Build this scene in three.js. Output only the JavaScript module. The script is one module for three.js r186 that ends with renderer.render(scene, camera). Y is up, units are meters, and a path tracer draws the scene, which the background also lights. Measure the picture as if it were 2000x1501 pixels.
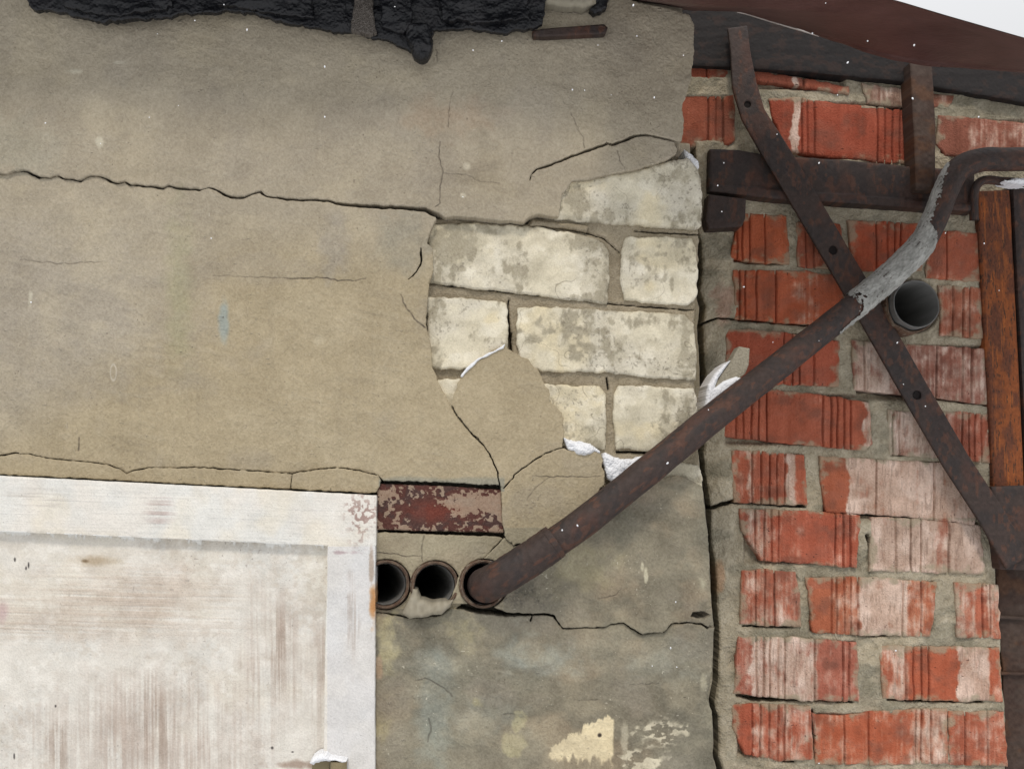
import * as THREE from 'three';

// ---------- camera, sky, sun, exposure ----------
const scene = new THREE.Scene();
const F = 2000, CAM = new THREE.Vector3(0, 1.85, 1.43);
const camera = new THREE.PerspectiveCamera(2 * Math.atan(750.5 / F) * 180 / Math.PI, 4 / 3, 0.02, 600);
camera.rotation.order = 'YXZ';
camera.position.copy(CAM);
camera.rotation.set(5.3 * Math.PI / 180, -4 * Math.PI / 180, 1.0 * Math.PI / 180);
camera.updateMatrixWorld(true);

{ // overcast winter sky, brighter towards the zenith
  const W = 128, H = 64, d = new Float32Array(W * H * 4);
  for (let j = 0; j < H; j++) {
    const el = ((j + 0.5) / H - 0.5) * Math.PI, s = Math.max(0, Math.sin(el));
    const L = 1.6 * (1 + 2 * s) / 3;
    for (let i = 0; i < W; i++) { const k = (j * W + i) * 4; d[k] = L * 0.99; d[k + 1] = L; d[k + 2] = L * 1.02; d[k + 3] = 1; }
  }
  const t = new THREE.DataTexture(d, W, H, THREE.RGBAFormat, THREE.FloatType);
  t.mapping = THREE.EquirectangularReflectionMapping; t.magFilter = t.minFilter = THREE.LinearFilter; t.needsUpdate = true;
  scene.background = t; scene.environment = t;
}
const sun = new THREE.DirectionalLight(0xfff4e6, 1.5);
sun.position.set(-0.3, 1.85 + 4.4, 3.6); sun.target.position.set(0.1, 2.0, 0);
sun.castShadow = true; sun.shadow.radius = 20; sun.shadow.mapSize.set(2048, 2048);
Object.assign(sun.shadow.camera, { left: -2, right: 2, top: 2.5, bottom: -2.5, near: 0.1, far: 12 });
scene.add(sun, sun.target);
const renderer = new THREE.WebGLRenderer({ antialias: true });
renderer.toneMapping = THREE.LinearToneMapping;
renderer.toneMappingExposure = 0.87;
renderer.shadowMap.enabled = true;

// ---------- helpers ----------
const RM = new THREE.Matrix3().setFromMatrix4(camera.matrixWorld).elements.slice();
// a photo position and a depth to a point of the place
function P(px, py, z = 0) {
  const a = (px - 1000) / F, b = -(py - 750.5) / F;
  const dx = RM[0] * a + RM[3] * b - RM[6], dy = RM[1] * a + RM[4] * b - RM[7], dz = RM[2] * a + RM[5] * b - RM[8];
  const t = (z - CAM.z) / dz;
  return new THREE.Vector3(CAM.x + dx * t, CAM.y + dy * t, z);
}
const Qo = [0, 0];
function Q(x, y, z) {
  const dx = x - CAM.x, dy = y - CAM.y, dz = z - CAM.z;
  const a = RM[0] * dx + RM[1] * dy + RM[2] * dz, b = RM[3] * dx + RM[4] * dy + RM[5] * dz, c = -(RM[6] * dx + RM[7] * dy + RM[8] * dz);
  Qo[0] = 1000 + F * a / c; Qo[1] = 750.5 - F * b / c; return Qo;
}
let seed0 = 12345;
const rnd = () => { seed0 = (seed0 + 0x6d2b79f5) | 0; let t = Math.imul(seed0 ^ (seed0 >>> 15), 1 | seed0); t = (t + Math.imul(t ^ (t >>> 7), 61 | t)) ^ t; return ((t ^ (t >>> 14)) >>> 0) / 4294967296; };
const hash = (x, y, s) => { let h = Math.imul(x, 374761393) + Math.imul(y, 668265263) + Math.imul(s, 974634777); h = Math.imul(h ^ (h >>> 13), 1274126177); return ((h ^ (h >>> 16)) >>> 0) / 4294967296; };
const TB = new Float32Array(65536); for (let i = 0; i < 65536; i++) TB[i] = hash(i & 255, i >> 8, 77);
function vn(x, y, s = 0) {
  const ix = Math.floor(x), iy = Math.floor(y); let fx = x - ix, fy = y - iy;
  fx = fx * fx * (3 - 2 * fx); fy = fy * fy * (3 - 2 * fy);
  const X = (ix + s * 57) & 255, X1 = (X + 1) & 255, Y = ((iy + s * 131) & 255) << 8, Y1 = (Y + 256) & 65535;
  const a = TB[Y + X], b = TB[Y + X1], c = TB[Y1 + X], d = TB[Y1 + X1];
  return a + (b - a) * fx + (c - a) * fy + (a - b - c + d) * fx * fy;
}
function fbm(x, y, o = 4, s = 0) { let v = 0, a = 0.5, n = 0; for (let i = 0; i < o; i++) { v += a * vn(x, y, s + i * 17); n += a; x = x * 2.03 + 7.1; y = y * 2.03 + 3.7; a *= 0.5; } return v / n; }
const clamp = (v, a = 0, b = 1) => v < a ? a : v > b ? b : v;
const ss = (a, b, x) => { const t = clamp((x - a) / (b - a)); return t * t * (3 - 2 * t); };
const mixTo = (o, c, t) => { o[0] += (c[0] - o[0]) * t; o[1] += (c[1] - o[1]) * t; o[2] += (c[2] - o[2]) * t; };
// a ragged patch: 1 inside, 0 outside
function blob(px, py, cx, cy, rx, ry, soft = 0.5, rag = 0.5, s = 1) {
  const dx = (px - cx) / rx, dy = (py - cy) / ry, d2 = dx * dx + dy * dy;
  if (d2 > 6) return 0;
  const d = Math.sqrt(d2) + rag * (fbm(px / 22, py / 22, 4, s) - 0.5) * 2;
  return 1 - ss(1 - soft, 1 + soft * 0.3, d);
}
function jag(poly, amp, s, closed = false, step = 9) {
  const out = []; const n = poly.length;
  for (let i = 0; i < (closed ? n : n - 1); i++) {
    const a = poly[i], b = poly[(i + 1) % n], L = Math.hypot(b[0] - a[0], b[1] - a[1]), m = Math.max(1, Math.round(L / step));
    for (let k = 0; k < m; k++) {
      const t = k / m, w = (a[2] ?? 0) + ((b[2] ?? 0) - (a[2] ?? 0)) * t;
      const q = k ? amp * (hash(i * 31 + k, s, 5) - 0.5) * 2 : 0;
      out.push([a[0] + (b[0] - a[0]) * t - (b[1] - a[1]) / L * q, a[1] + (b[1] - a[1]) * t + (b[0] - a[0]) / L * q, w]);
    }
  }
  if (!closed) out.push(poly[n - 1]);
  return out;
}
function dataTex(data, W, H, srgb) {
  const t = new THREE.DataTexture(data, W, H, THREE.RGBAFormat, THREE.UnsignedByteType);
  t.magFilter = THREE.LinearFilter; t.minFilter = THREE.LinearMipmapLinearFilter; t.generateMipmaps = true; t.anisotropy = 8;
  if (srgb) t.colorSpace = THREE.SRGBColorSpace;
  t.needsUpdate = true; return t;
}
// a surface sheet: colour and relief computed over a rectangle of a wall plane, uv in metres of that plane
function sheet(o) {
  const c = [P(o.box[0], o.box[1], o.z), P(o.box[2], o.box[1], o.z), P(o.box[0], o.box[3], o.z), P(o.box[2], o.box[3], o.z)];
  const x0 = Math.min(...c.map(p => p.x)), x1 = Math.max(...c.map(p => p.x)), y0 = Math.min(...c.map(p => p.y)), y1 = Math.max(...c.map(p => p.y));
  const { W, H } = o, col = new Uint8Array(W * H * 4), bmp = new Uint8Array(W * H * 4), v = [0, 0, 0, 0];
  for (let j = 0; j < H; j++) for (let i = 0; i < W; i++) {
    const q = Q(x0 + (i + 0.5) / W * (x1 - x0), y0 + (j + 0.5) / H * (y1 - y0), o.z), k = (j * W + i) * 4;
    v[3] = 0.5; o.fn(q[0], q[1], v);
    col[k] = clamp(v[0], 0, 255); col[k + 1] = clamp(v[1], 0, 255); col[k + 2] = clamp(v[2], 0, 255); col[k + 3] = 255;
    bmp[k] = bmp[k + 1] = bmp[k + 2] = clamp(v[3]) * 255; bmp[k + 3] = 255;
  }
  const m = new THREE.MeshStandardMaterial({ map: dataTex(col, W, H, true), bumpMap: dataTex(bmp, W, H), bumpScale: o.bump ?? 0.002, roughness: o.rough ?? 0.95, metalness: 0 });
  return { mat: m, uv: (x, y) => [(x - x0) / (x1 - x0), (y - y0) / (y1 - y0)] };
}
// a repeating material, size in metres
function tile(size, N, fn, p = {}) {
  const col = new Uint8Array(N * N * 4), bmp = new Uint8Array(N * N * 4), v = [0, 0, 0, 0];
  for (let j = 0; j < N; j++) for (let i = 0; i < N; i++) {
    const k = (j * N + i) * 4; v[3] = 0.5; fn(i / N * size * 1000, j / N * size * 1000, v);
    for (let c = 0; c < 3; c++) { col[k + c] = clamp(v[c], 0, 255); bmp[k + c] = clamp(v[3]) * 255; } col[k + 3] = bmp[k + 3] = 255;
  }
  const a = dataTex(col, N, N, true), b = dataTex(bmp, N, N);
  a.wrapS = a.wrapT = b.wrapS = b.wrapT = THREE.MirroredRepeatWrapping;
  const m = new THREE.MeshStandardMaterial({ map: a, bumpMap: b, bumpScale: p.bump ?? 0.001, roughness: p.rough ?? 0.7, metalness: p.metal ?? 0 });
  return { mat: m, uv: (x, y) => [x / size, y / size] };
}
function mesh(parent, name, geo, mat) { const m = new THREE.Mesh(geo, mat); m.name = name; m.castShadow = m.receiveShadow = true; parent.add(m); return m; }
const used = {};
function numbered(n) { used[n] = (used[n] ?? -1) + 1; return used[n] ? n + '_' + String(used[n]).padStart(3, '0') : n; }
function tag(o, label, category, group) { o.userData.label = label; o.userData.category = category; if (group) o.userData.group = group; return o; }
function thing(name, label, category, group) { const g = new THREE.Group(); g.name = numbered(name); scene.add(g); return tag(g, label, category, group); }

// A solid piece with an outline of its own: front face as a fine relief, rounded broken rim, sides back to zBack.
function piece(parent, name, poly, o) {
  const z0 = o.z, cx = o.cx ?? o.cell ?? 0.0016, cy = o.cy ?? o.cell ?? 0.0016, rag = o.rag ?? 0, rr = o.round ?? 0.003, rs = o.ragScale ?? 0.012;
  const pts = poly.map(p => P(p[0], p[1], z0)), n = pts.length;
  const X = pts.map(p => p.x), Y = pts.map(p => p.y);
  const bx0 = Math.min(...X) - cx, bx1 = Math.max(...X) + cx, by0 = Math.min(...Y) - cy, by1 = Math.max(...Y) + cy;
  const NX = Math.ceil((bx1 - bx0) / cx) + 1, NY = Math.ceil((by1 - by0) / cy) + 1;
  const cr = (o.cracks ?? []).map(c => c.map(p => { const q = P(p[0], p[1], z0); return [q.x, q.y, (p[2] ?? 3) / F * (CAM.z - z0) / 2]; }));
  const crb = cr.map(c => [Math.min(...c.map(p => p[0])) - 0.02, Math.max(...c.map(p => p[0])) + 0.02, Math.min(...c.map(p => p[1])) - 0.02, Math.max(...c.map(p => p[1])) + 0.02]);
  const holes = (o.holes ?? []).map(h => { const q = P(h[0], h[1], z0); return [q.x, q.y, h[2]]; });
  const sdf = (x, y) => {
    let d = 1e9, inside = false; const cn = cr.length ? (fbm(x / 0.005, y / 0.005, 3, 91) - 0.5) * (o.crackRag ?? 0.0016) : 0;
    for (let i = 0, j = n - 1; i < n; j = i++) {
      const ex = X[j] - X[i], ey = Y[j] - Y[i], wx = x - X[i], wy = y - Y[i], L = ex * ex + ey * ey;
      const t = L ? clamp((wx * ex + wy * ey) / L) : 0, ax = wx - ex * t, ay = wy - ey * t, q = ax * ax + ay * ay;
      if (q < d) d = q;
      if ((Y[i] > y) !== (Y[j] > y) && x < (X[j] - X[i]) * (y - Y[i]) / (Y[j] - Y[i]) + X[i]) inside = !inside;
    }
    d = Math.sqrt(d) * (inside ? -1 : 1);
    if (rag && d > -0.03) d += rag * (fbm(x / rs, y / rs, 3, o.seed ?? 3) - 0.5) * 2;
    for (let c = 0; c < cr.length; c++) {
      const b = crb[c]; if (x < b[0] || x > b[1] || y < b[2] || y > b[3]) continue;
      const C = cr[c];
      for (let i = 0; i + 1 < C.length; i++) {
        const A = C[i], B = C[i + 1], ex = B[0] - A[0], ey = B[1] - A[1], wx = x - A[0], wy = y - A[1], L = ex * ex + ey * ey || 1e-12, t = clamp((wx * ex + wy * ey) / L);
        const q = A[2] + (B[2] - A[2]) * t - Math.hypot(wx - ex * t, wy - ey * t) + cn * Math.min(1, (A[2] + B[2]) / 0.002);
        if (q > d) d = q;
      }
    }
    for (const h of holes) { const q = h[2] - Math.hypot(x - h[0], y - h[1]); if (q > d) d = q; }
    return d;
  };
  const pos = [], uv = [], idx = [], SD = new Float32Array(NX * NY), id = new Int32Array(NX * NY).fill(-1);
  for (let j = 0; j < NY; j++) for (let i = 0; i < NX; i++) SD[j * NX + i] = sdf(bx0 + i * cx, by0 + j * cy);
  const add = (x, y, d) => {
    let z = z0;
    if (o.h) { const q = Q(x, y, z0); z += o.h(q[0], q[1], x, y, d); }
    if (rr && d > -rr) { const t = (rr + Math.min(d, 0)) / rr; z -= (o.drop ?? rr) * (1 - Math.sqrt(Math.max(0, 1 - t * t * 0.98))); }
    pos.push(x, y, Math.max(z, o.zBack + 0.0008)); const w = o.sheet.uv(x, y); uv.push(w[0], w[1]); return pos.length / 3 - 1;
  };
  const V = k => id[k] >= 0 ? id[k] : (id[k] = add(bx0 + (k % NX) * cx, by0 + Math.floor(k / NX) * cy, SD[k]));
  const em = new Map(), rim = [];
  const E = (a, b) => {
    const key = a < b ? a * NX * NY + b : b * NX * NY + a; let v = em.get(key);
    if (v === undefined) {
      const t = SD[a] / (SD[a] - SD[b]);
      v = add(bx0 + ((a % NX) + ((b % NX) - (a % NX)) * t) * cx, by0 + (Math.floor(a / NX) + (Math.floor(b / NX) - Math.floor(a / NX)) * t) * cy, 0); em.set(key, v);
    }
    return v;
  };
  const tri = (a, b, c) => {
    const s = [a, b, c], ins = s.map(k => SD[k] < 0), m = ins.filter(Boolean).length;
    if (m === 3) idx.push(V(a), V(b), V(c));
    else if (m === 1) { const i = ins.indexOf(true), p = s[i], q = s[(i + 1) % 3], r = s[(i + 2) % 3], e = E(p, q), f = E(p, r); idx.push(V(p), e, f); rim.push([e, f]); }
    else if (m === 2) { const i = ins.indexOf(false), p = s[i], q = s[(i + 1) % 3], r = s[(i + 2) % 3], e = E(q, p), f = E(r, p); idx.push(V(q), V(r), f, V(q), f, e); rim.push([f, e]); }
  };
  for (let j = 0; j + 1 < NY; j++) for (let i = 0; i + 1 < NX; i++) {
    const a = j * NX + i, b = a + 1, c = a + NX, d = c + 1;
    if (SD[a] >= 0 && SD[b] >= 0 && SD[c] >= 0 && SD[d] >= 0) continue;
    tri(a, b, d); tri(a, d, c);
  }
  for (const [a, b] of rim) {
    const k = pos.length / 3;
    for (const q of [a, b]) { pos.push(pos[q * 3], pos[q * 3 + 1], pos[q * 3 + 2], pos[q * 3], pos[q * 3 + 1], o.zBack); uv.push(uv[q * 2], uv[q * 2 + 1], uv[q * 2], uv[q * 2 + 1]); }
    idx.push(k, k + 1, k + 2, k + 2, k + 1, k + 3);
  }
  const g = new THREE.BufferGeometry();
  g.setAttribute('position', new THREE.Float32BufferAttribute(pos, 3)); g.setAttribute('uv', new THREE.Float32BufferAttribute(uv, 2)); g.setIndex(idx);
  g.computeVertexNormals();
  return mesh(parent, name, g, o.mat ?? o.sheet.mat);
}
// sweep a round section along points; r(t), optional mask(t, angle) keeps part of the wall
function sweep(points, r, o = {}) {
  const curve = new THREE.CatmullRomCurve3(points, false, 'centripetal'), NS = o.ns ?? 160, NA = o.na ?? 40, L = curve.getLength();
  const pos = [], uv = [], idx = [], Z = new THREE.Vector3(0, 0, 1), A = new THREE.Vector3(), B = new THREE.Vector3();
  let pa = null;
  for (let i = 0; i <= NS; i++) {
    const t = (o.t0 ?? 0) + ((o.t1 ?? 1) - (o.t0 ?? 0)) * i / NS, c = curve.getPointAt(t), T = curve.getTangentAt(t);
    A.crossVectors(Z, T); if (A.length() < 0.15 && pa) A.copy(pa).addScaledVector(T, -pa.dot(T)); A.normalize(); if (pa && A.dot(pa) < 0) A.negate(); pa = A.clone();
    B.crossVectors(T, A).normalize(); if (B.z < 0 && Math.abs(T.z) < 0.9) B.negate();
    for (let k = 0; k <= NA; k++) {
      const f = k / NA * Math.PI * 2, R = r(t, f);
      pos.push(c.x + (A.x * Math.cos(f) + B.x * Math.sin(f)) * R, c.y + (A.y * Math.cos(f) + B.y * Math.sin(f)) * R, c.z + (A.z * Math.cos(f) + B.z * Math.sin(f)) * R);
      uv.push(k / NA * 0.15 / (o.tile ?? 0.3), t * L / (o.tile ?? 0.3));
    }
  }
  for (let i = 0; i < NS; i++) for (let k = 0; k < NA; k++) {
    if (o.mask) { const t = (o.t0 ?? 0) + ((o.t1 ?? 1) - (o.t0 ?? 0)) * (i + 0.5) / NS; if (o.mask(t, (k + 0.5) / NA * Math.PI * 2) < 0) continue; }
    const a = i * (NA + 1) + k, b = a + NA + 1; idx.push(a, b, a + 1, a + 1, b, b + 1);
  }
  const g = new THREE.BufferGeometry();
  g.setAttribute('position', new THREE.Float32BufferAttribute(pos, 3)); g.setAttribute('uv', new THREE.Float32BufferAttribute(uv, 2)); g.setIndex(idx); g.computeVertexNormals();
  return g;
}
function box(parent, name, x0, x1, y0, y1, z0, z1, mat) {
  const g = new THREE.BoxGeometry(x1 - x0, y1 - y0, z1 - z0); g.translate((x0 + x1) / 2, (y0 + y1) / 2, (z0 + z1) / 2); return mesh(parent, name, g, mat);
}

// ---------- lines of the broken plaster, in photo positions [x, y, width] ----------
const ZR = -0.25; // face of the red wall, set back one brick length
const crackA = jag([[-260, 346, 3], [0, 338, 2], [15, 339, 1.5], [26, 334, 3], [52, 334, 4], [62, 340, 5], [75, 346, 5], [97, 347, 4], [112, 342, 3], [122, 348, 4], [157, 353, 5], [168, 346, 4], [182, 343, 3], [200, 346, 4], [215, 354, 4], [228, 357, 5], [243, 354, 4], [252, 360, 5], [290, 363, 5], [318, 367, 6], [327, 362, 4], [350, 367, 6], [390, 371, 5], [407, 366, 4], [425, 372, 5], [440, 381, 6], [460, 385, 6], [476, 385, 6], [508, 374, 5], [520, 383, 5], [560, 389, 6], [640, 391, 6], [668, 398, 8], [720, 402, 9], [790, 405, 9], [830, 408, 11], [850, 418, 12], [870, 427, 8], [895, 424, 7], [930, 428, 8], [960, 431, 6], [1025, 436, 7], [1034, 427, 5], [1050, 420, 7], [1092, 427, 9]], 1.2, 11);
const crackC = jag([[873, 775, 4], [880, 790, 5], [893, 812, 5], [918, 843, 5], [945, 870, 4], [962, 898, 4], [972, 925, 4], [977, 950, 3.5], [979, 1000, 4], [984, 1045, 3]], 1.2, 12);
const crackD = jag([[-260, 897, 3], [0, 889, 4], [30, 884, 4], [60, 887, 3], [85, 893, 2.5], [120, 897, 3], [160, 901, 3], [190, 904, 3], [212, 908, 3], [232, 915, 3], [246, 925, 3], [258, 919, 3], [288, 913, 3], [330, 913, 3], [380, 912, 3], [460, 917, 3], [520, 921, 3], [570, 925, 3]], 1, 13);
const crackD2 = jag([[570, 925, 3], [577, 923, 2.5], [612, 917, 3], [655, 913, 3], [700, 918, 3], [738, 928, 3]], 1, 14);
const crackF = jag([[884, 1183, 8], [916, 1187, 13], [952, 1192, 15], [974, 1196, 12], [988, 1200, 8], [1038, 1200, 4], [1060, 1199, 4], [1082, 1203, 5], [1089, 1214, 3], [1100, 1227, 2.5], [1121, 1227, 2.5], [1179, 1225, 2.5], [1193, 1219, 2.5], [1218, 1216, 2.5], [1233, 1227, 2.5], [1254, 1239, 2.5], [1276, 1236, 2.5], [1298, 1234, 2.5], [1312, 1217, 2.5], [1352, 1216, 3], [1370, 1218, 4], [1382, 1226, 5]], 1, 15);
const crackB = jag([[1345, 279, 4], [1318, 274, 4], [1290, 268, 4], [1262, 262, 5], [1240, 264, 6], [1215, 275, 6], [1198, 281, 6], [1188, 278, 5], [1150, 292, 5.5], [1110, 307, 5], [1070, 323, 4], [1048, 330, 3], [1038, 340, 2], [1035, 352, 1]], 0.9, 16);
for (const c of [crackC, crackD, crackD2]) for (const p of c) p[2] *= 0.62;
const rev = a => a.slice().reverse();
const S1 = [[-260, -140], [1215, -140], [1222, -40], [1236, 0], [1300, 13], [1346, 26], [1357, 45], [1357, 100], [1350, 155], [1337, 195], [1332, 214], [1337, 235], [1334, 262], [1332, 276], [1319, 279], [1324, 290], [1320, 300], [1302, 311], [1270, 321], [1240, 331], [1182, 341], [1150, 350], [1118, 352], [1110, 362], [1098, 380], [1094, 405], ...rev(crackA)];
const S3 = [...crackA.slice(0, crackA.findIndex(p => p[0] >= 849) + 1), [852, 428], [841, 450], [834, 474], [846, 484], [846, 526], [838, 551], [834, 596], [831, 632], [841, 669], [845, 716], [859, 753], ...crackC.slice(0, crackC.findIndex(p => p[1] > 944)), [977, 947], [860, 941], [748, 938], ...rev(crackD2), ...rev(crackD)];
const S4 = [...crackD, [568, 955], [-260, 912]];
const S5 = [...crackD2, [743, 938], [742, 950], [734, 963], [567, 954]];
const S6t = jag([[985, 672], [1003, 690], [1030, 702], [1052, 720], [1062, 745], [1076, 770], [1072, 785], [1088, 797], [1102, 818], [1105, 842], [1098, 856], [1100, 874], [1130, 884], [1165, 878], [1176, 892], [1180, 920], [1181, 945], [1140, 998], [1060, 1055], [1003, 1063]], 3.5, 17, false, 11), S6 = [...S6t, ...rev(crackC).slice(0, -2), ...jag([[884, 786], [888, 770], [893, 748], [905, 728], [928, 703], [955, 690], [985, 672]], 3, 18, false, 11)];
const S8 = [[942, 1095], [960, 1077], [986, 1050], [1005, 1066], [1060, 1058], [1142, 1003], [1184, 950], [1230, 940], [1290, 934], [1320, 927], [1345, 934], [1372, 950], [1378, 1000], [1384, 1060], [1386, 1120], [1390, 1185], [1378, 1193], [1352, 1195], [1349, 1205], [1372, 1208], [1390, 1200], [1392, 1212], ...rev(crackF), [880, 1175], [900, 1110]];
const S9 = [[733, 1196], [760, 1200], [800, 1208], [860, 1203], ...crackF, [1396, 1225], [1393, 1246], [1393, 1279], [1387, 1340], [1382, 1365], [1391, 1390], [1393, 1434], [1391, 1470], [1398, 1491], [1404, 1660], [733, 1660]];
const S10 = [[733, 1039], [850, 1043], [975, 1048], [983, 1051], [958, 1077], [941, 1094], [905, 1112], [900, 1180], [880, 1200], [800, 1204], [733, 1194]];
// hairlines too fine for a gap: groove shade painted as dark lines, with relief
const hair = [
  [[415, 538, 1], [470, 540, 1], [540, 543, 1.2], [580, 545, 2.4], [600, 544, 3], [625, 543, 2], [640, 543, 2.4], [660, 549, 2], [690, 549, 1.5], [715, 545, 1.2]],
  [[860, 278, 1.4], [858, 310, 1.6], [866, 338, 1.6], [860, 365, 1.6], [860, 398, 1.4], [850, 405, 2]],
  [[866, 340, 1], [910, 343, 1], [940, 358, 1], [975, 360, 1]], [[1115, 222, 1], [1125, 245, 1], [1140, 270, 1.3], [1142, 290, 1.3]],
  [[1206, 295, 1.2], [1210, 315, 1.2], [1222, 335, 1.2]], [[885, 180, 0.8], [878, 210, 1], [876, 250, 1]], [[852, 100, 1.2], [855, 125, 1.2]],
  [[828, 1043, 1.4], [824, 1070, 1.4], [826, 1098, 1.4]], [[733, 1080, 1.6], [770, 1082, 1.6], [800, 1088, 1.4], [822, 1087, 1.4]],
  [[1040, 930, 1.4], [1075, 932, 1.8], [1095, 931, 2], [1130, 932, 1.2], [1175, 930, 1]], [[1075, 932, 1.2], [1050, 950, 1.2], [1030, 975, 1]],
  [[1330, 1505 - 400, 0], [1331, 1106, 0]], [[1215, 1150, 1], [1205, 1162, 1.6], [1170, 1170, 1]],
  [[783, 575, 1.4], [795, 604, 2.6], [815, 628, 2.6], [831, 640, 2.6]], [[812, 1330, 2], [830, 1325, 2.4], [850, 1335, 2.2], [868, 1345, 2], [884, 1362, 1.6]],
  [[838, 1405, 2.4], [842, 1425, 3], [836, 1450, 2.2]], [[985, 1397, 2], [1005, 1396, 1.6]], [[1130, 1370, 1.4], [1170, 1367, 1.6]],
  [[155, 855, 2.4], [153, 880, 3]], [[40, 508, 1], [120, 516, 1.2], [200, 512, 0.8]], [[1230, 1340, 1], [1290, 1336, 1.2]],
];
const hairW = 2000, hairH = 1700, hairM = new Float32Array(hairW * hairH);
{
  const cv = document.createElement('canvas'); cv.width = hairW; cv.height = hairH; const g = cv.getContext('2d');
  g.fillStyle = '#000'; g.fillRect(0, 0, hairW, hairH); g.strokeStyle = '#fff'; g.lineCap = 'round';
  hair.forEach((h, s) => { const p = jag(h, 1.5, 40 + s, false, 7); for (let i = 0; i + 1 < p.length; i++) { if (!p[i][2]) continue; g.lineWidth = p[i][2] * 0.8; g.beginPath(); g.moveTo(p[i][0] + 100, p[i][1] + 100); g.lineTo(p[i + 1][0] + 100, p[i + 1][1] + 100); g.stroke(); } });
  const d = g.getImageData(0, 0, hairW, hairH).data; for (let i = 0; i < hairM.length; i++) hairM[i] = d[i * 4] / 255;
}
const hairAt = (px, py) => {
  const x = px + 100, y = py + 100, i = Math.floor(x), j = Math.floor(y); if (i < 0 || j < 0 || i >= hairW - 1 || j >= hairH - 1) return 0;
  const fx = x - i, fy = y - j, k = j * hairW + i; return (hairM[k] * (1 - fx) + hairM[k + 1] * fx) * (1 - fy) + (hairM[k + hairW] * (1 - fx) + hairM[k + hairW + 1] * fx) * fy;
};

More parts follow.
